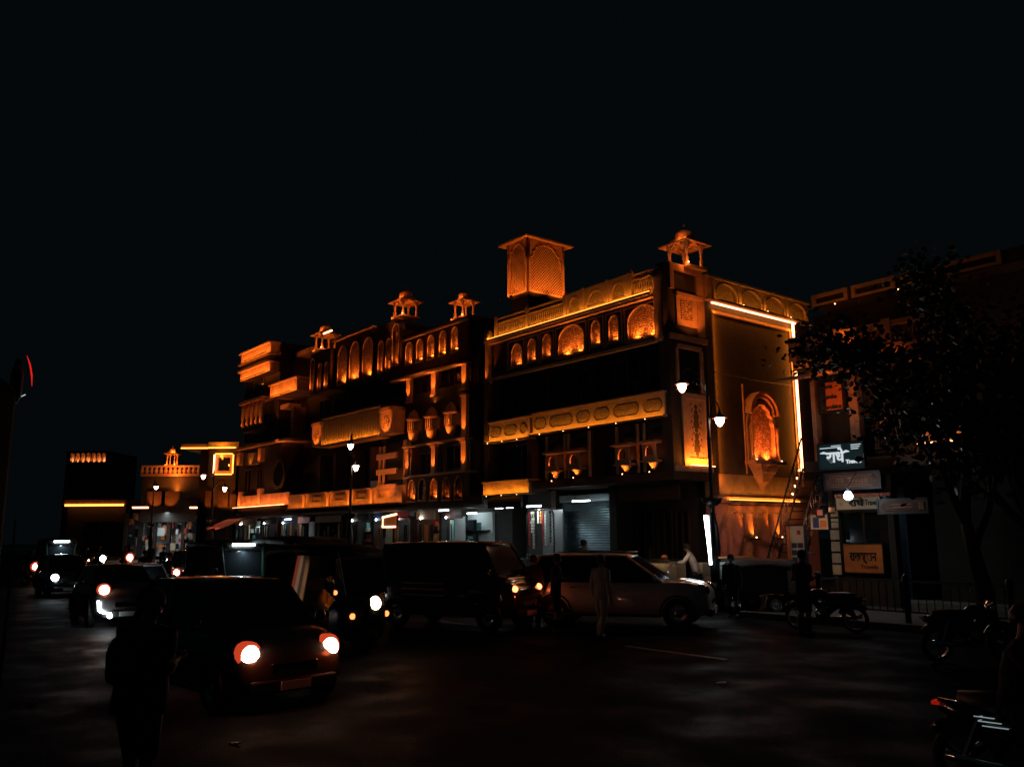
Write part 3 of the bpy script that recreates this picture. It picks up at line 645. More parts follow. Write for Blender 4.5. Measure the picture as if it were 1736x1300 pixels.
# ================================================================== the two buildings further along the street
def vlin(px0, px1, y=700, v=0): return V(px0, y, v)[0], V(px1, y, v)[0]
def zat(px, py, v=0): return V(px, py, v)[1]
HB = Bld('arcaded_house', 'narrow three storey house with five lit arches and two kiosks on its roof line', 'building', -15, 1, 'heritage houses along the street')
A0, A1 = V(668, 600)[0], V(793, 600)[0]; AT = zat(735, 556); AZ = zat(735, 622)
b = HB
b.box('wall', 'dark_wall', A0, A1+.1, .6, 9, 3.9, AT-.1); b.box('roof', 'dark_wall', A0-.05, A1+.12, .0, 9, AT-.09, AT+.06)
b.box('ground_wall', 'dark_wall', A0, A1, 2.6, 9, 0, 3.9); b.box('side_shadow_wall', 'dark_wall', A1+.01, SL-.05, 3.5, 9, 0, 9)
H = []
for cx, yt, yb in ((694,581,617), (712,575.5,612), (731,568.5,607), (751,562,601), (771.5,555,595)):
    a0, a1 = V(cx-6, 590)[0], V(cx+6, 590)[0]; H.append(niche(b, a0, a1, zat(cx, yb), zat(cx, yt), 48, depth=.16, ped=.18))
p = MB(); pl(p, 'F', 0, rect(V(684, 590)[0], A1, AZ, AT-.1), H, -.16, 0); b.mb(p, 'arcade_wall', 'shade_plaster')
b.box('eyebrow', 'trim', V(684, 590)[0], A1, -.14, -.003, AT-.2, AT-.1)
# tall narrow turret with one arch under the left kiosk
t0, t1 = V(668, 600)[0], V(684, 600)[0]-.02
h = niche(b, V(671, 590)[0], V(682, 590)[0], zat(676, 619), zat(676, 551), 26, base=-.2, depth=.16)
p = MB(); pl(p, 'F', -.2, rect(t0, t1, AZ-.3, AT+.5), [h], -.16, 0); tt = b.mb(p, 'turret', 'shade_plaster')
b.box('turret_core', 'shade_plaster', t0, t1, -.03, 1.2, AZ-.28, AT+.48, parent=tt)
z_ = zat(690, 537, .6); kiosk(b, V(688, 520, .6)[0], .6, z_, .98, zat(688, 512, .6)-z_, e=14)
z_ = zat(787, 540, .6); kiosk(b, V(787, 520, .6)[0], .6, z_, .78, zat(787, 512, .6)-z_, e=12)
b.lt('SPOT', (V(688, 520, .6)[0], -1.0, z_-.6), 60, ORA, (V(688, 520, .6)[0], .6, z_+1.8), ang=60, r=.05)
b.lt('SPOT', (V(787, 520, .6)[0], -1.0, z_-.4), 40, ORA, (V(787, 520, .6)[0], .6, z_+1.6), ang=60, r=.05)
# projecting awning on posts
zc = zat(735, 622)
o = b.mb(MB().loft([[(V(683, 620)[0], -.8, z-.18), (A1, -.8, z-.18), (A1, .2, z), (V(683, 620)[0], .2, z)] for z in (zc-.25, zc-.17)]), 'awning', 'trim')
for x0, x1, yt, yb in ((690, 697, 636, 683), (732.5, 740, 625, 672), (784, 791.5, 612, 662), (784, 791.5, 668, 740), (732.5, 739, 754, 803), (783, 791, 746, 798), (689, 694, 760, 806)):
    a0, a1 = vlin(x0, x1, (yt+yb)/2); zt, zb = zat((x0+x1)/2, yt), zat((x0+x1)/2, yb); c = (a0+a1)/2; w = (a1-a0)/2
    o = b.mb(MB().box(a0, a1, -.06, .12, zb, zt-.1).box(a0-.05, a1+.05, -.12, .14, zt-.1, zt).box(a0-.03, a1+.03, -.1, .13, zb, zb+.1), 'pilaster', 'trim')
    b.lt('SPOT', (c, -.34, zb-.15), 190, ORA, (c, -.1, zb+1.1), o, ang=40, r=.03)
b.lt('AREA', ((V(683, 620)[0]+A1)/2, -1.0, zc-1.0), 22, ORA, ((V(683, 620)[0]+A1)/2, -.3, zc), size=(5, .1))
for (x0, x1, yt, yb) in ((698, 731, 640, 700), (741, 783, 628, 690), (697, 731, 765, 805), (741, 782, 758, 800)):
    a0, a1 = vlin(x0, x1, (yt+yb)/2); window(b, a0, a1, zat(715, yb), zat(715, yt), base=.6, mul=2)
# three bell shaped bay windows
for cx, yt, ym, yb in ((703, 709, 731, 749), (733.5, 705, 727, 744), (766.5, 697, 720, 738)):
    c = V(cx, 725)[0]; zt, zm, zb = zat(cx, yt), zat(cx, ym), zat(cx, yb)
    o = b.mb(MB().lathe((c, -.05, zb), [(.04, 0), (.14, .06), (.22, .25*(zm-zb)), (.27, .7*(zm-zb)), (.33, zm-zb)], 14), 'bell_balcony', 'trim', smooth=True)
    q = MB()
    for dx in (-.26, -.09, .09, .26): q.lathe((c+dx, -.24, zm), [(.035, 0), (.02, .1), (.025, .5), (.04, .6)], 6)
    b.mb(q, 'column', 'trim', o)
    b.mb(MB().lathe((c, -.05, zm+.6), [(.4, -.06), (.42, 0), (.28, .08), (.26, .2), (.16, .38), (.03, .5)], 14), 'bell_roof', 'trim', o, smooth=True)
    b.lt('SPOT', (c, -.7, zb-.25), 70, ORA, (c, -.15, zm), o, ang=42, r=.03); b.lt('POINT', (c+.1, -.38, zm+.15), 5, ORA, parent=o, r=.03)
zs = zat(735, 749.5); b.box('sill_course', 'trim', V(686, 750)[0], A1, -.16, .3, zs-.08, zs)
b.box('middle_wall', 'dark_wall', V(686, 750)[0], A1-.1, .1, .59, zs-.07, zs+2.6)
z0_, z1_ = zat(735, 852), zat(735, 806)
H = []
for cx, yt, yb, lit in ((698.5,815,849,1), (716.5,813,847,0), (736,812,846.5,1), (757,810,846,1), (777.5,808.5,845,1)):
    a0, a1 = V(cx-6.5, 830)[0], V(cx+6.5, 830)[0]; H.append(niche(b, a0, a1, zat(cx, yb), zat(cx, yt), 40, depth=.14, lit=bool(lit), rise=.5))
p = MB(); pl(p, 'F', 0, rect(V(690, 830)[0], A1, z0_-.05, z1_), H, -.14, 0); b.mb(p, 'lower_arcade', 'shade_plaster')
b.box('sill_course', 'trim', V(686, 806)[0], A1, -.12, .59, z1_+.003, z1_+.1)

# ---- wide house with large arches and a long balcony
b = Bld('balconied_house', 'wide house with big lit arches and a long slatted amber balcony', 'building', -24, 1, 'heritage houses along the street')
B0, B1 = V(532, 600)[0], V(667, 600)[0]; BT = zat(600, 568); BZ = zat(600, 655)
b.box('wall', 'dark_wall', B0, B1, .9, 10, 3.9, BT-.05); b.box('ground_wall', 'dark_wall', B0-.2, B1+2, 2.6, 9, 0, 3.89)
H = []
for x0, x1, yt, yb, e in ((573,589,588,650,85), (593,610,581,643,85), (615,632,573.5,638,85), (641,650,579,631,34), (654,663,575,627,34)):
    a0, a1 = vlin(x0, x1, 610); c = (x0+x1)/2; H.append(niche(b, a0, a1, zat(c, yb), zat(c, yt), e, depth=.16))
p = MB(); pl(p, 'F', 0, rect(V(569, 610)[0], B1, BZ+.1, BT-.05), H, -.16, 0); b.mb(p, 'arcade_wall', 'shade_plaster')
zz = zat(603, 570); b.box('cornice', 'trim', V(569, 580)[0], V(636, 580)[0], -.25, .89, BT-.04, BT+.06)
# cluster under the kiosk
H = []
c0, c1 = vlin(534, 567, 630)
for x0, x1, yt, yb in ((534.5,541,606,661), (547,553.5,614,657), (558.5,564.5,611,655)):
    a0, a1 = vlin(x0, x1, 630); c = (x0+x1)/2; H.append(niche(b, a0, a1, zat(c, yb, -.3), zat(c, yt, -.3), 26, base=-.3, depth=.16))
zc0, zc1 = zat(550, 665), zat(550, 597); p = MB(); pl(p, 'F', -.3, rect(c0, c1, zc0, zc1), H, -.16, 0); t_ = b.mb(p, 'turret', 'shade_plaster')
b.box('turret_core', 'shade_plaster', c0, c1, -.13, 1.4, zc0+.02, zc1-.02, parent=t_)
kz = zat(551, 594, .5); ks = V(552, 580, .5)[0]
kk = kiosk(b, ks, .5, kz, 1.0, zat(551, 568, .5)-kz, e=16, dome=True)
zz_ = V(556, 564, -.3); q = MB().box(zz_[0]-.55, zz_[0]+.55, -.36, -.28, zz_[1], zz_[1]+.07); b.mb(q, 'led_line', 'led', kk)
# dark storey behind the terrace
for x0, x1 in ((543, 560), (568, 600), (608, 640), (645, 665)):
    a0, a1 = vlin(x0, x1, 690, .9); window(b, a0, a1, zat(600, 705, .9), zat(600, 664, .9), base=.9, mul=1)
for px_ in (606, 645):
    b.mb(MB().box(V(px_, 685)[0]-.35, V(px_, 685)[0]+.35, .1, .5, zat(px_, 690), zat(px_, 675)), 'water_tank', 'plastic', bevel=.04)
# balcony
z0_, z1_ = zat(606, 747), zat(606, 702)
a0, a1 = vlin(558, 655, 725)
o = b.box('balcony', 'stone', a0, a1, -.35, .2, z0_, z1_)
q = MB(); n = 22
for i in range(n+1): a = a0+(a1-a0)*i/n; q.box(a-.05, a+.05, -.42, -.353, z0_+.1, z1_-.1)
b.mb(q, 'slats', 'trim', o)
b.box('coping', 'trim', a0-.05, a1+.05, -.5, .2, z1_+.003, z1_+.09, parent=o); b.box('ledge', 'trim', a0-.05, a1+.05, -.55, .2, z0_-.12, z0_-.003, parent=o)
strip(b, 'F', 0, a0, a1, z0_-.02, .5, 3.2, AMB, tilt=.6, vis=False, parent=o)
for x0, x1, yt, yb in ((541, 557, 723, 757), (656, 678, 698, 736)):
    c0_, c1_ = vlin(x0, x1, 725); zt, zb = zat((x0+x1)/2, yt), zat((x0+x1)/2, yb); c = (c0_+c1_)/2
    o = b.mb(MB().box(c0_, c1_, -.45, .3, zb, zt).box(c0_-.06, c1_+.06, -.52, .3, zt+.002, zt+.2), 'balcony_end', 'trim')
    b.mb(MB().lathe((c, -.452, (zt+zb)/2), [(.36, .0), (.36, -.03), (.2, -.05), (.05, -.03)], 20, axis='y'), 'medallion', 'carved_fine', o)
    b.lt('SPOT', (c, -1.2, zb+.0), 95, ORA, (c, -.45, (zt+zb)/2), o, ang=70, r=.04)
# first floor: windows between plastered piers, ladder like frame, air conditioner
zf0, zf1 = zat(600, 833), zat(600, 765)
for x0, x1 in ((541, 560), (568, 590), (598, 622), (630, 642)):
    a0, a1 = vlin(x0, x1, 800, .3); window(b, a0, a1, zf0, zf1, base=.9, mul=1)
q = MB()
for px_ in (538, 564, 594, 626): a = V(px_, 800)[0]; q = MB().box(a-.16, a+.16, .1, .89, zf0-.1, zf1+.1); b.mb(q, 'pier', 'shade_plaster')
a0, a1 = vlin(682, 690, 790); b.box('lit_pier', 'stone', a0, a1+.3, .05, .89, zat(686, 850), zat(686, 745))
q = MB(); a0, a1 = vlin(646, 680, 800)
for yy in (774, 800, 826): z = zat(660, yy); q.box(a0, a1, -.3, -.2, z-.14, z+.14)
for px_ in (648, 655): a = V(px_, 800)[0]; q.box(a-.06, a+.06, -.199, -.1, zat(660, 832), zat(660, 756))
b.mb(q, 'sign_frame', 'trim'); b.box('panel_back', 'dark_wall', a0, a1, .1, .6, zat(660, 835), zat(660, 752))
b.lt('SPOT', (V(672, 800)[0], -1.8, zat(660, 850)), 170, (1, .22, .02), (V(664, 800)[0], 0, zat(660, 800)), ang=75, r=.05)
b.mb(MB().box(*vlin(631, 639, 800), -.1, .3, zat(635, 828), zat(635, 815)), 'air_conditioner', 'white_paint', bevel=.02)
# apron course with little pilasters
z0_, z1_ = zat(600, 857), zat(600, 833)
a0, a1 = vlin(496, 690, 845); b.box('apron', 'stone', a0, a1, -.3, .89, z0_, z1_); b.box('apron_ledge', 'trim', a0, a1, -.45, .8, z0_-.1, z0_-.003)
b.box('apron_coping', 'trim', a0, a1, -.38, .8, z1_+.003, z1_+.09)
strip(b, 'F', 0, a0, a1, z0_, .5, 2.6, (1, .27, .02), tilt=.5, vis=False)
for px_ in (525, 566, 602, 640): 
    c = V(px_, 845)[0]; o = b.mb(MB().lathe((c, -.32, z0_+.05), [(.16, 0), (.12, .1), (.13, .7), (.17, .8)], 10), 'half_column', 'trim', smooth=True); b.lt('SPOT', (c, -.85, z0_-.1), 60, ORA, (c, -.35, z0_+.6), o, ang=65, r=.03)
for px_ in (545, 584, 621, 660):
    c = V(px_, 845)[0]; q = MB(); pl(q, 'F', -.3, rect(c-.6, c+.6, z0_+.25, z1_-.15), [rect(c-.5, c+.5, z0_+.33, z1_-.23)], .003, .05); b.mb(q, 'panel_moulding', 'trim')

# ---- the far house of the row
b = Bld('stepped_house', 'stepped house ending the row with orange parapet bands and round window', 'building', -36, 1, 'heritage houses along the street')
C0, C1 = V(413, 640)[0], V(530, 640)[0]
b.box('wall', 'dark_wall', C0, V(463, 640)[0], .5, 10, 4, zat(440, 590)); b.box('back_wall', 'dark_wall', V(463, 640)[0]+.01, C1, 1.5, 10, 3.9, zat(500, 598, 1.5))
b.box('ground_wall', 'dark_wall', C0, C1, 2.6, 9, 0, 3.89)
for yt, yb, e, m_ in ((592, 606, 36, 'stone'), (611, 619, 2, 'dark_wall'), (623, 637, 36, 'stone')):
    a0, a1 = vlin(413.5, 463, 610); z0_, z1_ = zat(440, yb), zat(440, yt); o = b.box('parapet_band', m_, a0, a1, -.2, .49, z0_, z1_)
    b.box('band_coping', 'trim', a0-.1, a1+.1, -.4, .49, z1_+.003, z1_+.1, parent=o)
    strip(b, 'F', 0, a0, a1, z0_-.05, .5, e/3, ORA, tilt=.7, vis=False, parent=o)
a0, a1 = vlin(413, 452, 700); zt, zb = zat(432, 683), zat(432, 722)
o = b.box('stub_balustrade', 'trim', a0, a1, -.4, .49, zt, zt+.2); b.box('balustrade_base', 'dark_wall', a0, a1, -.1, .49, zb-.3, zb, parent=o)
for i in range(5):
    a = a0+(a1-a0)*(i+.6)/5.2; q = b.mb(MB().lathe((a, -.15, zb+.02), [(.1, 0), (.2, .25), (.13, .4), (.2, .6), (.17, zt-zb-.4), (.22, zt-zb-.03)], 10), 'stub_column', 'trim', o, smooth=True)
    b.lt('SPOT', (a, -.8, zb-.3), 34, ORA, (a, -.15, zb+.9), q, ang=62, r=.03)
a0, a1 = vlin(458, 503, 660, -.4); zt, zb = zat(480, 648, -.4), zat(480, 668, -.4)
o = b.box('balcony', 'stone', a0, a1, -.4, 1.49, zb, zt); b.box('coping', 'trim', a0-.1, a1+.1, -.5, 1.49, zt+.003, zt+.1, parent=o)
strip(b, 'F', 0, a0, a1, zb-.05, .75, 15, ORA, tilt=.6, vis=False, parent=o)
for x0, x1, yt, yb, e in ((465, 489, 690, 697, 40), (493, 497, 690, 740, 30), (493, 505, 735, 745, 40), (503, 526, 597, 605, 26)):
    a0, a1 = vlin(x0, x1, (yt+yb)/2, .6); z1_, z0_ = zat(x0, yt, .6), zat(x0, yb, .6); o = b.box('lit_ledge', 'trim', a0, a1, .6, 1.49, z0_, z1_)
    b.lt('SPOT', ((a0+a1)/2, -.6, z0_-.8), e, ORA, ((a0+a1)/2, .6, (z0_+z1_)/2), o, ang=70, r=.03)
for x0, x1, yt, yb in ((416, 448, 640, 680), (466, 490, 700, 750), (503, 522, 640, 720), (415, 448, 724, 755)):
    a0, a1 = vlin(x0, x1, (yt+yb)/2, .5 if x0 < 460 else 1.5); window(b, a0, a1, zat(x0, yb, .5), zat(x0, yt, .5), base=.5 if x0 < 460 else 1.5)
a0, a1 = vlin(405, 450, 760); z_ = zat(430, 757); b.box('string_course', 'trim', a0, V(495, 750)[0], -.4, 1.49, z_-.1, z_+.05)
b.box('low_front', 'dark_wall', V(405, 800)[0], a1+2.8, -.0, 1.49, 3.9, z_-.11)
for cx, yt, yb in ((411, 768, 789), (447, 760, 782), (413, 834, 856), (446, 828, 853)):
    c = V(cx, yt)[0]; z0_, z1_ = zat(cx, yb), zat(cx, yt); q = b.mb(MB().box(c-.25, c+.25, -.3, -.003, z0_, z1_), 'short_pilaster', 'trim'); b.lt('SPOT', (c, -1.0, z0_-.2), 36, ORA, (c, -.3, (z0_+z1_)/2), q, ang=64, r=.03)
a0, a1 = vlin(420, 440, 780); z0_, z1_ = zat(430, 788), zat(430, 768); q = b.box('carved_plaque', 'carved', a0, a1, -.2, -.003, z0_, z1_); b.lt('SPOT', ((a0+a1)/2, -.9, z0_-.1), 26, AMB, ((a0+a1)/2, -.2, z0_+.5), q, ang=70, r=.03)
for x0, x1, yt, yb in ((415, 427, 797, 835), (436, 446, 795, 832)):
    a0, a1 = vlin(x0, x1, 815); window(b, a0, a1, zat(x0, yb), zat(x0, yt), base=0)
q = MB(); cz = zat(474, 803); cc = V(474, 803)[0]                     # round window
q.lathe((cc, -.02, cz), [(1.0, 0), (1.0, -.1), (.8, -.1), (.78, 0)], 24, axis='y'); b.mb(q, 'round_window', 'dark_wall'); b.mb(MB().lathe((cc, -.01, cz), [(.79, 0), (.79, -.03)], 24, axis='y'), 'pane', 'glass')
a0, a1 = vlin(407, 495, 848); z0_, z1_ = zat(450, 858), zat(450, 838); b.box('apron', 'stone', a0, a1, -.2, -.003, z0_, z1_)
strip(b, 'F', 0, a0, a1, z0_-.02, .5, 9, (1, .2, .02), m='led', tilt=.6, vis=True)

# ================================================================== neighbour across the lane (mostly dark, behind the tree)
b = Bld('balustraded_building', 'dark shop building across the lane with a balustrade, signboards and a stepped panel', 'building', 9, 1)
N0, N1 = V(1362, 700)[0], 24.0; NB, NT = 4.3, zat(1400, 508)
b.box('wall', 'dark_wall', N0, N1, .9, 9, NB, 8.9); b.box('ground_wall', 'dark_wall', N0+2.5, N1, 2.4, 9, 0, NB-.01)
b.box('end_wall', 'dark_wall', N0, N0+.3, 2.0, 9, 0, NB-.01)
o = b.box('overhang', 'shade_plaster', N0, N1, -.1, 2.39, NB-.3, NB-.003)
# top parapet with long lit panels (set back from the terrace)
za, zb_ = zat(1400, 516), zat(1400, 497)
b.box('parapet', 'dark_wall', V(1376, 500)[0], N1, .0, 9, 8.91, zb_)
q = MB(); pan = []
for x0, x1, y in ((1378, 1440, 505), (1445, 1520, 487), (1528, 1565, 462), (1580, 1700, 440)):
    a0, a1 = vlin(x0, x1, y); q.plate(rect(a0, a1, za-.05, zb_), [rect(a0+.12, a1-.12, za+.05, zb_-.1)], -.1, -.003)
b.mb(q, 'long_panel', 'trim')
strip(b, 'F', 0, V(1378, 500)[0], 9.5, za-.12, .36, .16, AMB, tilt=.6, dots=2, vis=False); strip(b, 'F', 0, 10, 17, za-.12, .36, .03, AMB, tilt=.6, vis=False)
# middle balustrade
zr, zq = zat(1426, 572), zat(1426, 601)
a0, a1 = vlin(1353, 1600, 590); o = b.box('balustrade', 'trim', a0, a1, -.3, .0, zr, zr+.14)
b.box('balustrade_base', 'stone', a0, a1, -.35, .89, zq-.28, zq, parent=o)
baluster_row(b, o, a0, a1, zq, zr, 38, base=-.1, r=.07)
for i in (0, 13, 26): a = a0+(a1-a0)*i/38.; b.box('post', 'trim', a-.12, a+.12, -.34, .02, zq+.003, zr+.2, parent=o)
b.box('slot_back', 'trim', a0, a1, .3, .35, zq, zr+.1, parent=o)
L = b.lt('AREA', ((a0+a0+3.4)/2, .1, zq+.1), 6, ORA, ((a0+a0+3.4)/2, .4, zr), o, size=(3.4, .05))
o = b.mb(MB().loft([[(a0, -1.3, z-.3), (a1, -1.3, z-.3), (a1, .5, z), (a0, .5, z)] for z in (zq-.45, zq-.37)]), 'chajja', 'stone')
L = b.lt('AREA', (a0+1.5, -1.2, zq-1.15), 7, ORA, (a0+1.2, -.6, zq-.4), o, size=(2.2, .05))
strip(b, 'F', 0, a0, a0+3.5, zq-.33, .45, .7, ORA, tilt=.5, vis=False, parent=o)
# windows and pilasters of the first floor
for x0, x1, yt, yb in ((1460, 1520, 702, 765), (1380, 1400, 705, 750), (1530, 1575, 700, 765)):
    a0, a1 = vlin(x0, x1, 730, .9); window(b, a0, a1, zat(x0, yb, .9), zat(x0, yt, .9), base=.9)
for px_ in (1384, 1448, 1456): a = V(px_, 720, .7)[0]; o = b.box('pilaster', 'stone', a-.07, a+.07, .6, .89, NB+.02, zq-.5)
b.lt('SPOT', (V(1452, 760, .7)[0], -.3, NB+.5), 9, (1, .3, .04), (V(1455, 720)[0], .8, 6.2), ang=60, r=.04)
q = MB(); a0, a1 = vlin(1483, 1560, 770)
b.box('low_rail', 'wood', a0, a1, -.1, -.02, 5.0, 5.08); baluster_row(b, None, a0, a1, NB+.02, 5.0, 16, base=0, m='wood')
# stepped panel with a lamp strip below (far right)
p0, p1 = V(1575, 750)[0], V(1708, 720)[0]; z0_ = NB+.25; z1_ = zat(1640, 722)
for k in range(3):
    g = k*.22; q = MB().plate(rect(p0+g, p1-g, z0_+g*.6, z1_-g), [], -.3-.08*(k+1), -.3-.08*k-.002); o = b.mb(q, 'stepped_panel', 'stone' if k != 1 else 'trim')
b.box('panel_block', 'dark_wall', p0, p1, -.29, .89, z0_, z1_)
strip(b, 'F', 0, p0+.1, p1-.1, z0_-.1, .95, 6, (1, .3, .03), m='led', tilt=.5)
bpy.data.objects.remove(o) if False else None
# shopfront: glass, frames, poster column
zf = zat(1460, 865, 1.4)
g0, g1 = vlin(1424, 1512, 900, 1.4)
window(b, g0, g1, .9, zf, base=1.4, mul=1)
b.box('shop_floor', 'concrete', N0, N1, 1.3, 2.39, .145, .3); b.box('shop_back', 'cloth_blue', g0, g1, 2.3, 2.38, .3, 3.6)
b.box('stall_riser', 'wood', g0, g1, 1.2, 1.39, .145, .85)
for x0, x1 in ((1414, 1422), (1514, 1523)):
    a0, a1 = vlin(x0, x1, 900, 1.3); b.box('shop_pier', 'dark_wall', a0, a1, 1.1, 1.39, .145, 3.9)
for i in range(6): 
    c = V(1420, 900, 1.25)[0]; b.box('notice', 'cream', c-.14, c+.14, 1.07, 1.095, 1.0+i*.34, 1.28+i*.34)
b.lt('AREA', ((g0+g1)/2, 1.9, 3.4), 6, (.5, .85, .9), ((g0+g1)/2, 2.0, 0), size=(1.4, .3))

def sign(name, label, x0, x1, yt, yb, v, m, border=None, group=None, th=.08, cat='sign', frame='ink'):
    a0, a1 = vlin(x0, x1, (yt+yb)/2, v); xc = (x0+x1)/2; z1, z0 = zat(xc, yt, v), zat(xc, yb, v); c = (a0+a1)/2; zc = (z0+z1)/2; w, h = a1-a0, z1-z0
    t = thing(name, label, cat, c, v, zc, 0, group)
    MB().box(-w/2, w/2, 0, th, -h/2, h/2).build('panel', m, t)
    if frame: MB().plate(rect(-w/2-.03, w/2+.03, -h/2-.03, h/2+.03), [rect(-w/2, w/2, -h/2, h/2)], -.02, th+.02).build('frame', frame, t)
    MB().tube([(-w*.3, th, 0), (-w*.3, th+.6, 0)], .02, 5).build('bracket', 'iron', t); MB().tube([(w*.3, th, 0), (w*.3, th+.6, 0)], .02, 5).build('bracket', 'iron', t)
    if border:
        e = h*.3
        for k in (0, .05): MB().tube([(-w/2+.08+e+k, -.012, -h/2+.07+k), (w/2-.08-e-k, -.012, -h/2+.07+k), (w/2-.08-k*1.5, -.012, 0), (w/2-.08-e-k, -.012, h/2-.07-k), (-w/2+.08+e+k, -.012, h/2-.07-k), (-w/2+.08+k*1.5, -.012, 0)], .008, 4, closed=True).build('border_line', border, t)
    return t, w, h
RD = '\u0930\u093e\u0927\u0947'
t, w, h = sign('signboard', 'backlit teal and white travel agency sign above the shop corner', 1388, 1464, 751, 793, -.9, 'signbg')
text(RD, 'lettering', 'signw', t, (-w*.12, -.012, -h*.06), h*.62, fit=w*.42, bold=.012)
text('Travels', 'lettering', 'signw', t, (w*.28, -.012, -h*.27), h*.2, fit=w*.34, bold=.008)
MB().tube([(-w*.46, -.014, h*.14), (-w*.38, -.014, h*.16), (-w*.3, -.014, h*.13)], [.01, .035, .02], 6).build('flourish', 'signw', t); MB().tube([(w*.06, -.014, h*.13), (w*.14, -.014, h*.16), (w*.2, -.014, h*.14)], [.02, .035, .01], 6).build('flourish', 'signw', t)
q = MB().box(-w*.46, w*.02, -.012, -.002, h*.33, h*.36).box(-w*.2, w*.02, -.012, -.002, h*.40, h*.425)
for k in range(3): q.box(w*.24, w*.46-.04*k, -.012, -.002, h*(.38-.08*k), h*(.41-.08*k))
q.build('small_print', 'signw', t)
t, w, h = sign('signboard', 'long brown sign with copper arrow border under the backlit sign', 1398, 1492, 801, 828, -.5, 'brown_board', 'gold')
text(RD+'  Travels', 'lettering', 'gold', t, (0, -.012, 0), h*.5, fit=w*.6)
t, w, h = sign('signboard', 'cream shop sign with scalloped valance and black and red lettering', 1417, 1492, 837, 863, .6, 'cream')
text(RD, 'lettering', 'ink', t, (-w*.03, -.012, -h*.1), h*.62, fit=w*.36, bold=.01); text('Travels', 'lettering', 'ink', t, (w*.33, -.012, -h*.1), h*.5, fit=w*.32, bold=.005)
text('\u0964\u0964', 'lettering', 'red', t, (w*.17, -.012, -.1*h), h*.5); text('\u0964\u0964', 'lettering', 'red', t, (-w*.38, -.012, -.15*h), h*.4)
q = MB()
for i in range(17): x = -w/2+w*(i+.5)/17*1.25; q.lathe((x, -.04, h*.46), [(.015, -.09), (.05, -.05), (.055, .02)], 7)
q.build('valance', 'pinkcloth', t)
t, w, h = sign('signboard', 'small brown sign with copper arrow border hung beside the cream sign', 1489, 1572, 846, 869, -.6, 'brown_board', 'gold')
q = MB().box(-w*.22, w*.22, -.012, -.002, h*.08, h*.14).box(-w*.2, w*.2, -.012, -.002, -h*.12, -h*.06).box(w*.33, w*.44, -.012, -.002, -h*.3, h*.3); q.build('small_print', 'gold', t)
t, w, h = sign('banner', 'orange banner with black lettering leaning under the shop glass', 1431, 1497, 922, 970, 1.0, 'orange_board')
text('\u0930\u093e\u091c\u0938\u094d\u0925\u093e\u0928', 'lettering', 'ink', t, (0, -.012, h*.05), h*.42, fit=w*.7, bold=.012); text('Travels', 'lettering', 'ink', t, (w*.15, -.012, -h*.3), h*.2, fit=w*.45)
t, w, h = sign('banner', 'red orange and black fitness class banner on the first floor', 1388, 1430, 646, 698, .4, 'ink')
MB().box(-w*.2, w/2-.05, -.008, -.002, -h/2+.05, h/2-.03).build('colour_panel', 'orange_board', t)
for i, s_ in enumerate(('Yoga', 'Zumba', 'Aerobics')): text(s_, 'lettering', 'plastic', t, (-.1+.05*i, -.02, h*(.33-.34*i)), h*.19, bold=.01)
light('SPOT', (0, -1.5, -h), t, 17, ORA, (0, 0, 0), ang=60)
t, w, h = sign('notice_board', 'tall white notice board with an orange edge beside the stair', 1336, 1365, 891, 985, -1.2, 'white')
MB().box(-w/2, -w/2+.1, -.03, -.003, -h/2, h/2).build('edge_strip', 'orange_board', t); 
q = MB()
for r_ in range(3):
    for c_ in range(2): q.box(-w*.25+c_*w*.36, w*.05+c_*w*.36, -.01, -.002, h*(.1-.13*r_), h*(.19-.13*r_))
q.build('dark_cells', 'blue', t); MB().box(w*.1, w*.3, -.01, -.002, h*.34, h*.42).build('red_mark', 'red', t)
MB().box(-w/2-.02, -w/2+.06, .02, .1, -h, -h/2).build('leg', 'iron', t); MB().box(w/2-.06, w/2+.02, .02, .1, -h, -h/2).build('leg', 'iron', t)
light('SPOT', (-.6, -1.6, 1.6), t, 20, (1, .45, .2), (0, 0, 0), ang=60)
t, w, h = sign('poster', 'small poster with black and orange shapes hanging by the shop door', 1374, 1404, 872, 897, -.3, 'cream')
MB().box(-w*.35, -w*.02, -.01, -.002, -h*.4, h*.3).build('dark_shape', 'blue', t); MB().box(w*.05, w*.4, -.01, -.002, -h*.35, h*.1).build('orange_shape', 'orange_board', t)
c = bpy.data.objects.new('x', None)
t2, w2, h2 = sign('hanging_cloth', 'bright orange cloth hanging above the small poster', 1385, 1395, 864, 874, -.36, 'pinkcloth', cat='cloth')
light('SPOT', (0, -1.2, .6), t, 14, (1, .45, .2), (0, 0, .1), ang=60)
# white bulb at the shop
s_, v_, z_ = W(1438, 840, 25.0)
t = thing('bulb_lamp', 'glaring white bulb hung in front of the cream shop sign', 'lamp', s_, v_, z_)
MB().lathe((0, 0, 0), [(.02, -.12), (.1, -.08), (.12, 0), (.08, .08), (.04, .12)], 14).build('bulb', 'headw', t, smooth=True)
MB().lathe((0, 0, .12), [(.04, 0), (.04, .1), (.02, .12)], 8).build('socket', 'plastic', t); MB().tube([(0, 0, .22), (.1, .6, .9)], .01, 4).build('wire', 'ink', t)
light('POINT', (0, -.2, 0), t, 22, (.75, .93, 1), r=.1)

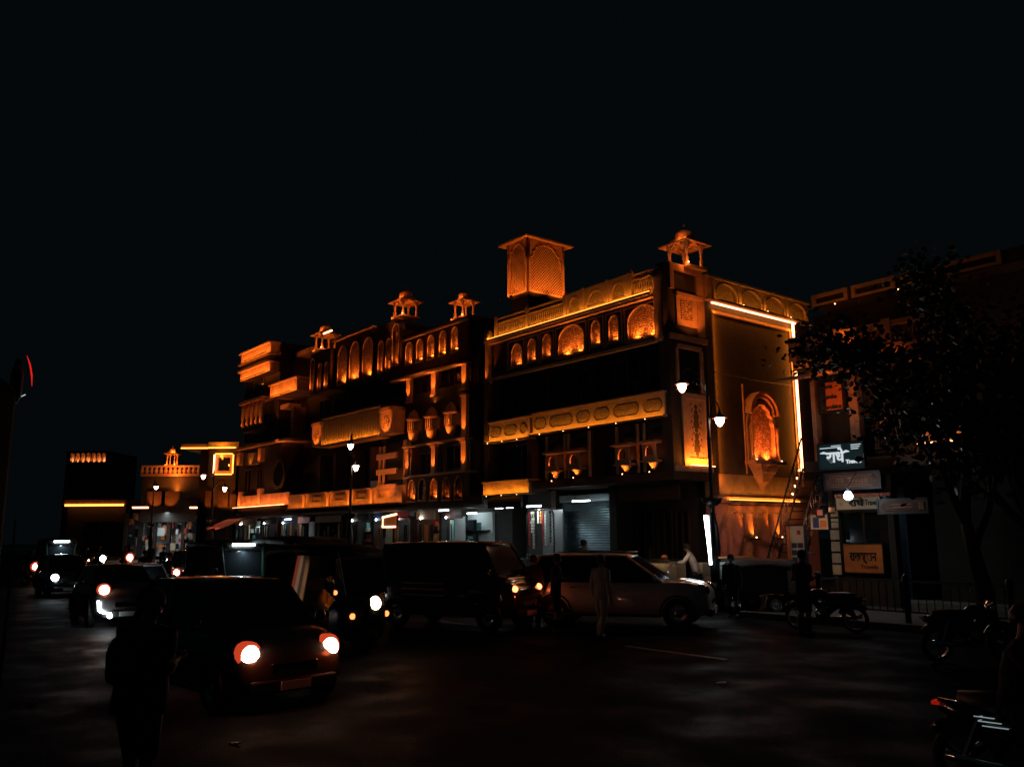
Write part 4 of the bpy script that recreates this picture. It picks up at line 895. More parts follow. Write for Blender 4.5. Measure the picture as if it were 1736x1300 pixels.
# ================================================================== far end of the street
def FW(px, py, Y): r = ray(px, py); t = Y/r.y; return r.x*t, CAMH+r.z*t
def far_root(name, label, cat, x, Y, group=None):
    o = bpy.data.objects.new(name, None); COL.objects.link(o); o.location = (x, Y, 0); return tag(o, label, cat, group)
def fbox(name, m, root, x0, x1, y0, y1, z0, z1, parent=None): return MB().box(x0, x1, y0, y1, z0, z1).build(name, m, parent or root, tuple(root.location))
def flight(kind, loc, root, e, col, tgt, **k):
    o = root.location; return light(kind, Vector(loc)-o, root, e, col, Vector(tgt)-o, **k)
Y = 64.0; x0, x1 = FW(308, 760, Y)[0], FW(402, 760, Y)[0]; zt, zl = FW(355, 750, Y)[1], FW(355, 761, Y)[1]; xm = FW(355, 760, Y)[0]
r_ = far_root('framed_window_house', 'low house with an amber edged roof and a square orange window frame', 'building', (x0+x1)/2, Y)
fbox('wall', 'dark_wall', r_, xm, x1, Y, Y+8, 0, zl); fbox('side_wing', 'dark_wall', r_, x0+1, xm-.01, Y+1.2, Y+8, 0, zl)
fbox('roof_edge', 'trim', r_, xm, x1+.2, Y-.3, Y+8, zl+.01, zt); fbox('roof_edge', 'trim', r_, x0, xm-.01, Y-.1, Y+8, zl+.01, zt-.1)
o = fbox('light_strip', 'leda', r_, xm, x1, Y-.36, Y-.31, zl+.02, zl+.1); o = fbox('light_strip', 'leda', r_, x0, xm-.02, Y-.16, Y-.11, zl+.02, zl+.1)
flight('AREA', ((xm+x1)/2, Y-.8, zl-.1), r_, 26, AMB, ((xm+x1)/2, Y-.2, zt), size=(x1-xm, .1))
a0, a1 = FW(367, 780, Y)[0], FW(397, 780, Y)[0]; b1, b0 = FW(380, 771, Y)[1], FW(380, 803, Y)[1]; g = .22
o = MB().plate(rect(a0, a1, b0, b1), [rect(a0+g, a1-g, b0+g, b1-g)], Y-.25, Y-.003).build('window_frame', 'trim', r_, tuple(r_.location))
fbox('pane', 'glass', r_, a0+g, a1-g, Y-.1, Y-.05, b0+g, b1-g, o)
fbox('led_line', 'led', r_, a0-.08, a0-.0, Y-.4, Y-.3, b0, b1, o); fbox('led_line', 'leda', r_, a1, a1+.07, Y-.4, Y-.3, b0, b1, o); fbox('led_line', 'leda', r_, a0+.03, a1-.03, Y-.4, Y-.3, b0-.1, b0-.02, o); fbox('led_line', 'leda', r_, a0+.03, a1-.03, Y-.4, Y-.3, b1+.02, b1+.09, o)
flight('POINT', ((a0+a1)/2, Y-1.1, (b0+b1)/2), r_, 40, (1, .25, .02), (0, 0, 0))
for px0, px1, py0, py1, e in ((350, 360, 832, 858, 50), (372, 388, 832, 860, 60), (392, 402, 838, 860, 60)):
    a0, a1 = FW(px0, 850, Y)[0], FW(px1, 850, Y)[0]; z1, z0 = FW(px0, py0, Y)[1], FW(px0, py1, Y)[1]; q = fbox('pier', 'shade_plaster', r_, a0, a1, Y-.3, Y-.004, z0, z1)
    flight('SPOT', ((a0+a1)/2, Y-1.4, z0-.3), r_, e*2, ORA, ((a0+a1)/2, Y-.3, (z0+z1)/2), ang=70)
Y = 84.0; xc, zc = FW(289, 800, Y)
r_ = far_root('balustrade_house', 'distant corner house with a row of lit balusters and one small rooftop kiosk', 'building', xc, Y)
bb = Bld.__new__(Bld); bb.root = r_; bb.off = (xc, Y, 0)
x0, x1 = FW(242, 800, Y)[0], FW(362, 800, Y)[0]; zt, zb = FW(300, 790, Y)[1], FW(300, 803, Y)[1]
fbox('wall', 'dark_wall', r_, x0, x1, Y, Y+9, 3.6, zb-.1); fbox('ground_wall', 'dark_wall', r_, x0-2, x1, Y+3, Y+9, 0, 3.59)
o = fbox('balustrade', 'trim', r_, x0, x1, Y-.3, Y, zt-.12, zt+.05); fbox('balustrade_base', 'stone', r_, x0, x1, Y-.4, Y, zb-.25, zb-.0, o)
q = MB()
n = 15
for i in range(n+1):
    a = x0+(x1-x0)*i/n; bb.mb(MB().lathe((a, Y-.15, zb), [(.16, 0), (.22, .3), (.12, .5), (.2, zt-zb-.12)], 8), 'baluster', 'trim', o, smooth=True)
flight('AREA', ((x0+x1)/2, Y-1.2, zb-.3), r_, 260, ORA, ((x0+x1)/2, Y-.1, zb+.5), size=(x1-x0, .1))
kz = FW(288, 787, Y)[1]; kiosk(bb, FW(288, 780, Y)[0], Y+.6, kz, .85, 1.1, e=40, lens=False)
for px_ in (266, 291):
    x_ = FW(px_, 850, Y)[0]; z0, z1 = FW(px_, 858, Y)[1], FW(px_, 833, Y)[1]; q = bb.mb(MB().box(x_-.9, x_+.9, Y-.3, Y-.004, z0, z1), 'pier', 'shade_plaster'); flight('SPOT', (x_, Y-1.6, z0-.3), r_, 260, (1, .22, .02), (x_, Y-.3, z0+.8), ang=60)
for px0, px1 in ((226, 252), (323, 337)):
    a0, a1 = FW(px0, 858, Y-2)[0], FW(px1, 858, Y-2)[0]; z_ = FW(px0, 859, Y-2)[1]; bb.mb(MB().box(a0, a1, Y-2.2, Y-2, z_-.15, z_), 'lit_fascia', 'led')
# shops below, lit cold white: back wall, goods, awnings
zs1, zs0 = FW(300, 868, Y)[1], .3
x_0, x_1 = FW(216, 890, Y+1)[0], FW(362, 890, Y+1)[0]
bb.mb(MB().box(x_0, x_1, Y+2.0, Y+2.6, zs0, zs1), 'shop_back', 'white')
for i in range(90):
    a = random.uniform(x_0, x_1-.6); z = random.uniform(.8, zs1-.7); w_, h_ = random.uniform(.12, .7), random.uniform(.15, .9)
    bb.mb(MB().box(a, a+w_, Y+1.2-.008*i, Y+1.5-.008*i, z, z+h_), 'goods', random.choice(['teal', 'cream', 'white', 'cloth_dark', 'cloth_dark', 'cloth_dark', 'cloth_blue', 'red', 'orange_board', 'dark_wall']))
for i in range(7):
    a = x_0+(x_1-x_0)*i/6; bb.mb(MB().box(a-.16, a+.16, Y+.6, Y+1.0, 0, zs1), 'shop_post', 'dark_wall')
for i, px_ in enumerate((262, 330)):
    x_ = FW(px_, 882, Y)[0]; z_ = FW(px_, 881 if i == 0 else 874, Y)[1]; bb.mb(MB().tube([(x_-.3, Y+.4, z_), (x_+.4, Y+.4, z_+.1)], .12, 8), 'tube_lamp', 'headw')
flight('AREA', ((x_0+x_1)/2, Y-.2, zs1-.1), r_, 140, (.7, .9, 1), ((x_0+x_1)/2, Y+1.6, 1), size=(x_1-x_0, .4))
a0, a1 = FW(336, 890, Y-4)[0], FW(354, 890, Y-4)[0]
t = far_root('cloth_rack', 'orange and grey striped cloth rack lit in front of the far shops', 'cloth rack', a0, Y-4)
for i in range(7): w_ = (a1-a0)/7; MB().box(a0+w_*i, a0+w_*(i+.9), Y-4-.03*(i % 2), Y-3.9, .4, FW(345, 878, Y-4)[1]).build('cloth_strip', ('pinkcloth', 'silver_paint', 'orange_board')[i % 3], t, tuple(t.location))
MB().box(a0-.1, a1+.1, Y-4.2, Y-3.8, FW(345, 878, Y-4)[1], FW(345, 873, Y-4)[1]).build('rail', 'orange_board', t, tuple(t.location))
flight('POINT', (a0+1, Y-6.2, 3.2), t, 160, (1, .6, .4), (0, 0, 0))
Y = 100.0; x0, x1 = FW(115, 855, Y)[0], FW(214, 855, Y)[0]; z0, z1 = FW(160, 858, Y)[1], FW(160, 847, Y)[1]
r_ = far_root('low_arcade_building', 'long low far building edged with one straight amber line', 'building', (x0+x1)/2, Y)
fbox('wall', 'dark_wall', r_, x0, x1, Y, Y+8, 0, z0-.01); fbox('cornice', 'stone', r_, x0-.2, x1+.2, Y-.6, Y+8, z0+.15, z1)
fbox('light_strip', 'leda', r_, x0, x1, Y-.7, Y-.61, z0, z0+.22)
for i in range(6): a = x0+2+i*(x1-x0-3)/6; o = fbox('window_frame', 'wood', r_, a, a+1.2, Y-.08, Y-.003, 2, 4); fbox('pane', 'glass', r_, a+.1, a+1.1, Y-.1, Y-.081, 2.1, 3.9, o)
Y = 118.0; x0, x1 = FW(112, 780, Y)[0], FW(184, 780, Y)[0]; zt = FW(150, 764, Y)[1]
r_ = far_root('distant_tower_block', 'dark distant block with a row of seven tiny lit arches near its top', 'building', (x0+x1)/2, Y)
bb = Bld.__new__(Bld); bb.root = r_; bb.off = ((x0+x1)/2, Y, 0)
zz0, zz1 = FW(150, 783, Y)[1], FW(150, 768, Y)[1]; H = []
for px_ in (123, 132, 141, 150, 159, 168, 176): a = FW(px_, 775, Y)[0]; H.append(niche(bb, a-.28, a+.28, zz0, zz1, 60, base=Y, depth=.3, col=(1, .3, .08)))
q = MB(); pl(q, 'F', Y, rect(x0, x1, zz0-.6, zt), H, -.3, 0); bb.mb(q, 'arcade_wall', 'dark_wall'); fbox('wall', 'dark_wall', r_, x0, x1, Y+.37, Y+9, 0, zt-.05); fbox('lower_wall', 'dark_wall', r_, x0, x1, Y, Y+.36, 0, zz0-.61)
# neighbours that read only as dark mass against the sky
Y = 90.0; x0, x1 = FW(184, 820, Y)[0], FW(243, 820, Y)[0]
r_ = far_root('plain_block', 'plain dark block between the amber edged building and the balustrade house', 'building', (x0+x1)/2, Y)
fbox('wall', 'dark_wall', r_, x0, x1, Y+12, Y+18, 0, FW(200, 815, Y)[1]); fbox('roof', 'concrete', r_, x0-.2, x1+.2, Y+11.8, Y+18.2, FW(200, 815, Y)[1]+.01, FW(200, 812, Y)[1])

# ================================================================== ground floor shops of the row, with cold lamps
def shop_bay(x0, x1, parent_b, warm=False, lit=True, n=10, e=10, seed=0, glass=False):
    rd = random.Random(seed); a0, a1 = vlin(x0, x1, 900, 1.5); zt = 3.3; b = parent_b
    o = b.box('shop_bay', 'white' if lit else 'dark_wall', a0, a1, 2.45, 2.59, .15, zt)
    b.box('shop_pier', 'dark_wall', a0-.12, a0+.12, .9, 2.44, .15, zt+.6); b.box('counter', 'wood', a0+.2, a1-.2, 1.0, 1.4, .145, 1.0, parent=o)
    for k in range(3): b.box('shelf', 'wood', a0+.15, a1-.15, 2.1, 2.44, 1.2+.6*k, 1.24+.6*k, parent=o)
    for i in range(5): b.box('hanging_goods', rd.choice(['white', 'cloth_dark', 'cream', 'cloth_blue', 'teal', 'orange_board', 'cloth_dark']), *(lambda q_: (q_, q_+rd.uniform(.12, .3)))(rd.uniform(a0+.2, a1-.5)), .86-.03*i, .9-.03*i, rd.uniform(1.4, 2.3), rd.uniform(2.5, 3.0), parent=o)
    if lit: b.mb(MB().lathe((a0+.35*(a1-a0), .7, 3.05), [(.01, -.05), (.05, 0), (.02, .06)], 8), 'light_bulb', 'headw', o)
    if seed % 3 == 0: b.box('cloth_hanging', ('white', 'cream', 'teal')[seed % 2], a0+.3, a0+1.2, 1.5, 1.56, 1.1, 3.1, parent=o)
    if seed % 3 == 1: b.box('side_partition', 'silver_paint', a1-.5, a1-.4, 1.0, 2.4, .15, 3.2, parent=o)
    b.box('shop_board', ('brown_board', 'blue', 'red', 'cream')[seed % 4], a0+.2, a1-.2, .78, .84, 3.0, 3.4, parent=o)
    for i in range(3*n):
        a = rd.uniform(a0+.15, a1-.6); k = rd.randrange(3); w_, h_ = rd.uniform(.12, .5), rd.uniform(.15, .5)
        b.box('goods', rd.choice(['cloth_dark', 'cream', 'teal', 'red', 'cloth_blue', 'white', 'cloth_dark', 'wood']), a, a+w_, 1.9-.006*i, 2.09-.006*i, 1.245+.6*k, 1.245+.6*k+h_, parent=o)
    if lit:
        c = a0+(a1-a0)*.5; q = b.mb(MB().tube([(c-.55, 1.8, zt+.4), (c+.55, 1.8, zt+.4)], .035, 6), 'tube_lamp', 'lampw' if not warm else 'lamp', o)
        b.lt('AREA', (c, 1.5, zt+.3), e*.8, (.66, .92, 1) if not warm else (1, .5, .3), (c, 1.9, 0), q, size=(1.1, .1))
    return a0, a1
RB = b2 = None
bd = {n.name: n for n in []}
row_b = HB
for i, (x0, x1, lit, warm, e) in enumerate(((412, 452, 1, 0, 26), (456, 486, 1, 0, 10), (490, 515, 1, 0, 9), (520, 545, 0, 0, 0), (550, 598, 0, 0, 0), (604, 645, 1, 0, 7), (648, 680, 1, 0, 12), (684, 716, 1, 0, 10), (722, 760, 1, 1, 4), (764, 808, 1, 0, 14))):
    shop_bay(x0, x1, row_b, bool(warm), bool(lit), 9, e, seed=i+3)
a0, a1 = vlin(405, 812, 866, -.2)
HB.box('street_canopy', 'wood', a0, a1, -1.0, .9, 3.42, 3.55); HB.box('shop_fascia', 'dark_wall', a0, a1, -.02, .1, 3.56, 3.95)
# orange light outline of a sign (three sided)
def glow_sign(px0, px1, py0, py1, v):
    a0, a1 = vlin(px0, px1, (py0+py1)/2, v); c = (a0+a1)/2; z1, z0 = zat(px0, py0, v), zat(px0, py1, v); zc = (z0+z1)/2; w, h = a1-a0, z1-z0
    t = thing('neon_sign', 'open orange neon bracket sign over the dim shops', 'sign', c, v, zc); MB().box(-w/2+.05, w/2, .0, .08, -h/2, h/2).build('panel', 'wood', t)
    MB().tube([(w/2, -.04, h/2+.08), (-w/2, -.04, h/2-.05), (-w/2, -.04, -h/2), (w/2-.1, -.04, -h/2)], .05, 6).build('neon_tube', 'led', t); light('POINT', (0, -.4, 0), t, 6, ORA, r=.1)
    MB().tube([(-w*.2, .08, h*.4), (-w*.2, 1.5, h*.4)], .02, 5).build('bracket', 'iron', t); MB().tube([(w*.2, .08, h*.4), (w*.2, 1.5, h*.4)], .02, 5).build('bracket', 'iron', t)
glow_sign(650, 673, 875, 893, -.6)
def hung_tube(px, py, v, w, label, e=8, m='lampw', col=(.7, .93, 1), z_=None):
    s_, z = V(px, py, v); t = thing('tube_lamp', label, 'lamp', s_, v, z)
    MB().tube([(-w/2, 0, 0), (w/2, 0, 0)], .03, 6).build('tube', m, t); MB().box(-w/2-.04, w/2+.04, -.03, .03, .04, .08).build('batten', 'white_paint', t)
    for k in (-1, 1): MB().tube([(k*w*.35, 0, .08), (k*w*.35, .1, .5)], .008, 4).build('cord', 'ink', t)
    light('AREA', (0, 0, -.06), t, e, col, (0, .3, -2), size=(w, .05))
hung_tube(488, 880, .2, .9, 'short white tube lamp glowing under the canopy beside the round window house', 6)
hung_tube(752, 865, .2, .8, 'short white tube lamp over the warm lit fruit shop', 6)
hung_tube(800, 870, .4, .7, 'small white tube lamp over the crowded bright kiosk', 7)
hung_tube(846, 861, .6, .5, 'first white tube lamp left of the hanging packet stall', 5)
hung_tube(864, 860, .6, .45, 'second white tube lamp left of the hanging packet stall', 5)
hung_tube(905, 858, .4, .9, 'white tube lamp directly above the hanging packet stall', 9)
hung_tube(985, 849, 1.0, 1.0, 'white tube lamp washing the top of the roller shutter', 6)
# packet stall by the shutter
s0_, z0_ = V(925, 900, .9); a0, a1 = vlin(902, 948, 900, .9)
t = thing('packet_stall', 'small bright stall hung with strings of snack packets beside the roller shutter', 'stall', s0_, .9, .14)
w = a1-a0
MB().box(-w/2+.1, w/2-.35, .5, .56, .0, 3.1).build('back_board', 'silver_paint', t); MB().box(-w/2, w/2, -.35, .45, 0, .95).build('counter', 'white', t); MB().box(-w/2-.03, w/2+.03, -.4, .49, .952, .99).build('counter_top', 'steel', t)
for k in (-1, 1): MB().tube([(k*w/2, -.3, .99), (k*w/2, -.3, 2.9), (k*(w/2-.15), -.3, 3.1)], .03, 6).build('post', 'steel', t)
MB().tube([(-w/2, -.3, 1.25), (w/2, -.3, 1.25)], .025, 6).build('rail', 'steel', t)
MB().tube([(-w/2+.15, -.3, 3.1), (w/2-.15, -.3, 3.1)], .03, 6).build('rail', 'steel', t)
rd = random.Random(5)
for i in range(11):
    x = -w/2+.12+(w-.24)*i/10; q = MB(); ln = rd.randint(7, 13) if i not in (4, 5) else 4
    for j in range(ln): z = 2.98-.13*j; q.obox((x+rd.uniform(-.01, .01), -.28+.02*(i % 2), z), .045, .012, .055, rd.uniform(-.4, .4))
    q.build('packet_string', ('red', 'white', 'cream', 'cloth_dark', 'white', 'orange_board')[i % 6], t)
for i in range(8): x = -w/2+.15+i*(w-.3)/7; MB().lathe((x, .1, .99), [(.06, 0), (.06, .2), (.04, .24), (.04, .27)], 8).build('jar', ('red', 'cream', 'teal')[i % 3], t, smooth=True)
light('AREA', (0, -.2, 3.05), t, 9, (.75, .93, 1), (0, .3, 1), size=(1, .1))
a0, a1 = vlin(868, 899, 900, .4)
t = thing('metal_counter', 'pale grey sheet metal counter left of the packet stall', 'counter', (a0+a1)/2, .4, .14); w = a1-a0
MB().box(-w/2, w/2, -.2, .4, .0, 1.05).build('body', 'silver_paint', t, bevel=.02); MB().box(-w/2-.05, w/2+.05, -.25, .45, 1.052, 1.09).build('top', 'steel', t)
# pink awnings and stall further along
s_, v_, z_ = W(381, 888, 56)
t = thing('market_umbrella', 'pink orange lit stall awning of two swags beside the far street lamp', 'awning', s_, v_, 0)
for k in (-1, 1): MB().loft([[(k*.75-.72, -.6+.0, z_-.25-.1), (k*.75+.72, -.6, z_-.25), (k*.75+.72, .7, z_+.25), (k*.75-.72, .7, z_+.2)], [(k*.75-.72, -.6, z_-.2), (k*.75+.72, -.6, z_-.2), (k*.75+.72, .7, z_+.32), (k*.75-.72, .7, z_+.32)]]).build('awning_cloth', 'pinkcloth', t)
for x in (-1.4, 1.4): MB().tube([(x, .6, 0), (x, .6, z_+.2)], .03, 6).build('post', 'iron', t)
MB().box(-1.3, 1.3, -.3, .5, .0, .9).build('table', 'wood', t); light('SPOT', (0, -1.6, 1.2), t, 120, (1, .35, .2), (0, 0, z_), ang=80)

# ================================================================== street lamps
def street_lamp(label, px, dist, pytop, heads, tube=False, e=40, sc=1.0, group='street lamps'):
    s_, v_, zt = W(px, pytop, dist); t = thing('street_lamp', label, 'street lamp', s_, v_, 0, 0, group)
    k = zt/7.0
    MB().lathe((0, 0, 0), [(.3, 0), (.3, .12), (.22, .2), (.24, .5), (.16, .62), (.13, .8)], 12).build('base', 'iron', t, smooth=True)
    MB().lathe((0, 0, .8), [(.13, 0), (.15, .5), (.2, 1.0), (.15, 1.6), (.09, 1.95), (.12, 2.0)], 12).build('lower_shaft', 'iron', t, smooth=True)
    MB().lathe((0, 0, 2.8), [(.07, 0), (.08, .3), (.065, .35), (.06, 2.2), (.08, 2.25), (.05, 2.35), (.045, zt-3.3), (.07, zt-3.25), (.03, zt-2.95), (.01, zt-2.8)], 10).build('pole', 'iron', t, smooth=True)
    MB().lathe((0, 0, 3.02), [(.06, 0), (.16, .03), (.27, .12), (.31, .22), (.31, .25), (.27, .25), (.1, .12), (.1, .12)], 18).build('planter_bowl', 'iron', t, smooth=True)
    for hx, hy in heads:
        hs, hv, hz = W(hx, hy, dist); dx, dy = hs-s_, hv-v_; z0 = hz+.15
        L = math.hypot(dx, dy); pts = []
        for i in range(13):
            u = i/12; pts.append((dx*(1-math.cos(u*PI))/2, dy*(1-math.cos(u*PI))/2, z0-.55+.95*math.sin(u*PI*.62)+(.0 if u < 1 else 0)))
        pts = [(0, 0, z0-.6)]+[(dx*a, dy*a, z0+b_) for a, b_ in ((.12, -.25), (.3, .12), (.55, .33), (.8, .33), (.95, .2), (1, .1))]
        MB().tube(pts, .022, 6).build('arm', 'iron', t, smooth=True)
        sp = [(dx*(.35+.2*math.cos(a)*(1-a/9)), dy*(.35+.2*math.cos(a)*(1-a/9)), z0-.12+.16*math.sin(a)*(1-a/9)) for a in [i*.5 for i in range(15)]]
        MB().tube(sp, .012, 5).build('scroll', 'iron', t, smooth=True)
        hd = MB().lathe((dx, dy, hz), [(.275*sc, .0), (.22*sc, .05), (.09*sc, .13), (.05*sc, .2), (.02, .26)], 14).build('shade', 'iron', t, smooth=True)
        MB().lathe((dx, dy, hz), [(.17*sc, -.01), (.175*sc, -.05), (.13*sc, -.17), (.06*sc, -.25), (.01, -.27)], 14).build('lamp_glass', 'lamp', hd, smooth=True)
        MB().lathe((dx, dy, hz-.012), [(.27*sc, 0), (.178*sc, .004)], 14, caps=False).build('halo_ring', 'halo_ring', hd)  # emissive ring imitates the orange halo round the glass
        light('SPOT', (dx, dy, hz-.3), hd, e, (1, .42, .2), (dx, dy, 0), ang=150, r=.12)
    if tube:
        z0, z1 = W(1204, 957, dist-.3)[2], W(1192, 873, dist-.3)[2]
        MB().tube([(-.05, -.3, z1), (.08, -.28, z0)], .035, 8).build('tube_lamp', 'lampw', t)
        MB().box(-.03, .09, -.25, -.2, z0, z1).build('tube_batten', 'white_paint', t)
        light('AREA', (.0, -.36, (z0+z1)/2), t, 14, (.75, .93, 1), (0, -2, (z0+z1)/2), size=(.1, 1.3))
    return t
street_lamp('tall double armed street lamp by the corner turret with a white tube tied to it', 1197, 26.5, 636, [(1156, 651), (1220, 708)], True, 14, .82)
street_lamp('double armed street lamp standing before the balconied house', 597, 42.0, 733, [(594.5, 753), (603.5, 789)], False, 8, .78)
street_lamp('double armed street lamp beside the square orange window frame', 363, 57.0, 795, [(345, 805), (381, 826)], False, 10, .75)
street_lamp('small far street lamp before the balustrade house with one lamp', 262, 80.0, 812, [(265, 824)], False, 30, 1)
street_lamp('far low street lamp beyond the pink awnings', 377, 70.0, 846, [(386, 857), (369, 869)], False, 30, .9)

# ================================================================== iron stair in the lane, its rail throws the oval shadows
t = thing('iron_stair', 'steep black iron stair with looped railing in the lane beside the shop', 'stair', 4.0, -.2, 0)
n = 17; v1, z1 = 2.5, 4.3
for i in range(n): MB().box(-.45, .45, v1*i/n, v1*i/n+.24, .1+z1*i/n, .14+z1*i/n).build('tread', 'iron', t)
for x in (-.47, .47):
    MB().tube([(x, 0, 0), (x, v1, z1)], .04, 5).build('stringer', 'iron', t); MB().tube([(x, 0, 1.0), (x, v1, z1+1.0), (x, v1+.6, z1+1.0)], .03, 6).build('handrail', 'iron', t)
    for i in range(8):
        c = (i+.5)/8; 
        for k in (0, 1): MB().tube([(x, v1*c+.13*math.cos(a)*(1-.3*k), z1*c+.3+.42*k+.2*math.sin(a)) for a in [j*PI/5 for j in range(10)]], .014, 4, closed=True).build('rail_loop', 'iron', t)
light('SPOT', (1.6, .1, 3.0), t, 300, (1, .34, .2), (-4.0, 5.0, 2.4), ang=58, r=.05)
for k in range(4): MB().lathe((-.5, 2.3-.15*k, 4.2-.26*k), [(.01, 0), (.035, .04), (.01, .08)], 8).build('string_light', 'dot', t)

# ================================================================== people
def skin_mesh(name, pts, edges, m, parent, sub=1, root=0):
    me = bpy.data.meshes.new(name); me.from_pydata([p[:3] for p in pts], edges, []); o = bpy.data.objects.new(name, me); COL.objects.link(o)
    sk = o.modifiers.new('s', 'SKIN'); sk.use_smooth_shade = True; sk.branch_smoothing = .6
    for i, p in enumerate(pts):
        r_ = p[3]; me.skin_vertices[0].data[i].radius = (r_, r_) if not isinstance(r_, tuple) else r_
        me.skin_vertices[0].data[i].use_root = (i == root)
    ss = o.modifiers.new('u', 'SUBSURF'); ss.levels = sub; ss.render_levels = sub
    dg = bpy.context.evaluated_depsgraph_get(); me2 = bpy.data.meshes.new_from_object(o.evaluated_get(dg))
    COL.objects.unlink(o); bpy.data.objects.remove(o); me2.name = name
    me2.materials.clear(); me2.materials.append(M[m]); me2.polygons.foreach_set('use_smooth', [True]*len(me2.polygons))
    n = bpy.data.objects.new(name, me2); COL.objects.link(n); n.parent = parent; return n
def person(label, s, v, rot, h=1.7, shirt='cloth_dark', trouser='cloth_dark', z=0, pose='stand', group=None, hat=None, fingers=True, lean=0.0, arms='down', bag=None, stride=.0, bulk=1.0):
    k = h/1.7; t = thing('person', label, 'person', s, v, z, rot, group); ride = pose == 'ride'
    pz = .78 if ride else .93
    hip = (0, 0, pz); sp = (.02+lean*.25, 0, pz+.2); ch = (.03+lean*.5, 0, pz+.4); nb = (.03+lean*.66, 0, pz+.54); nk = (.045+lean*.7, 0, pz+.585)
    h1 = (.06+lean*.78, 0, pz+.65); h2 = (.055+lean*.85, 0, pz+.74); nose = (.16+lean*.8, 0, pz+.675); chin = (.115+lean*.78, 0, pz+.618)
    pts = [hip+(.125,), sp+((.14, .11),), ch+((.15, .12),), nb+(.065,), nk+(.052,), h1+(.082,), h2+(.088,), nose+(.016,), chin+(.035,)]
    ed = [(0, 1), (1, 2), (2, 3), (3, 4), (4, 5), (5, 6), (5, 7), (5, 8)]
    arm_idx, leg_idx = [], []
    for sd in (-1, 1):
        sh = (nb[0]-.01, sd*.17, nb[2]-.05)
        if ride or arms == 'fwd': el = (sh[0]+.18, sd*.24, sh[2]-.22); wr = (sh[0]+.42, sd*.22, sh[2]-.26); dr = Vector((1, 0, -.2))
        elif arms == 'bent': el = (sh[0]-.03, sd*.23, sh[2]-.28); wr = (sh[0]+.2, sd*.12, sh[2]-.22); dr = Vector((.9, -sd*.4, .2))
        else: el = (sh[0]-.04+sd*stride*.3, sd*.235, sh[2]-.3); wr = (sh[0]+.04+sd*stride*.5, sd*.25, sh[2]-.55); dr = Vector((.15, 0, -1))
        dr.normalize(); pm = Vector(wr)+dr*.06; b0 = len(pts)
        pts += [sh+(.062,), el+(.042,), wr+(.028,), tuple(pm)+((.036, .02),)]; ed += [(2, b0), (b0, b0+1), (b0+1, b0+2), (b0+2, b0+3)]; arm_idx.append(b0)
        if fingers:
            side = Vector((0, 0, 1)).cross(dr) if abs(dr.z) < .9 else Vector((1, 0, 0)); side.normalize()
            curl = dr.cross(side).normalized()*sd*-1
            for f in range(4):
                b1 = pm+dr*.045+side*(.027-.018*f); L = (.065, .078, .073, .055)[f]; i0 = len(pts)
                pts += [tuple(b1)+(.0095,), tuple(b1+dr*L*.5+curl*.01)+(.0085,), tuple(b1+dr*L*.85+curl*.035)+(.007,)]; ed += [(b0+3, i0), (i0, i0+1), (i0+1, i0+2)]
            i0 = len(pts); b1 = pm-dr*.03+side*.035; pts += [tuple(b1+side*.012+dr*.02)+(.011,), tuple(b1+side*.02+dr*.06+curl*.015)+(.009,)]; ed += [(b0+3, i0), (i0, i0+1)]
    for sd in (-1, 1):
        hp = (0, sd*.085, pz-.04)
        if ride: kn = (.38, sd*.17, pz-.1); an = (.25, sd*.17, pz-.5)
        else: kn = (.03+sd*stride, sd*.095, .5); an = (-.02+sd*stride*1.4-(.1 if sd < 0 and stride else 0), sd*.1, .09)
        toe = (an[0]+.17, an[1]+sd*.02, an[2]-.05); b0 = len(pts)
        pts += [hp+(.095,), kn+(.06,), an+(.04,), toe+(.032,)]; ed += [(0, b0), (b0, b0+1), (b0+1, b0+2), (b0+2, b0+3)]; leg_idx.append(b0)
    sc = lambda p: (p[0]*k, p[1]*k, p[2]*k, tuple(q*k for q in p[3]) if isinstance(p[3], tuple) else p[3]*k)
    bd_ = skin_mesh('body', [sc(p) for p in pts], ed, 'skin', t, 2 if fingers else 1)
    def ell(c, rx, ry, n=14): return [((c[0]+rx*math.cos(2*PI*a/n))*k, (c[1]+ry*math.sin(2*PI*a/n))*k, c[2]*k) for a in range(n)]
    ax = lambda t_: (hip[0]+(nb[0]-hip[0])*t_, 0, pz+(nb[2]-pz)*t_)
    g = MB(); b_ = bulk
    g.loft([ell((ax(-.2)[0], 0, pz-.1), .128*b_, .178*b_), ell(ax(0), .125*b_, .172*b_), ell(ax(.3), .115*b_, .16*b_), ell(ax(.62), .128*b_, .188*b_), ell(ax(.82), .12*b_, .2*b_), ell(ax(.93), .1, .165*b_), ell(ax(1.02), .075, .085), ell(ax(1.06), .062, .064)])
    for b0 in arm_idx:
        s0, e0, w0 = [Vector(pts[b0+q][:3]) for q in range(3)]; s0 = s0+Vector((0, (.03 if s0.y > 0 else -.03)*(b_-1)*3, 0)); w1 = e0.lerp(w0, .85)
        g.tube([tuple(x*k) for x in (s0+Vector((0, -s0.y*.35, .02)), s0, s0.lerp(e0, .5), e0, e0.lerp(w0, .4), w1)], [.05*k*b_, .075*k*b_, .066*k*b_, .056*k*b_, .05*k*b_, .042*k], 9)
    gm = g.build('shirt', shirt, t, smooth=True)
    g = MB()
    g.loft([ell((0, 0, pz-.13), .10, .15*b_**.5), ell((0, 0, pz-.06), .122*b_, .168*b_), ell((0, 0, pz+.04), .118*b_, .16*b_)])
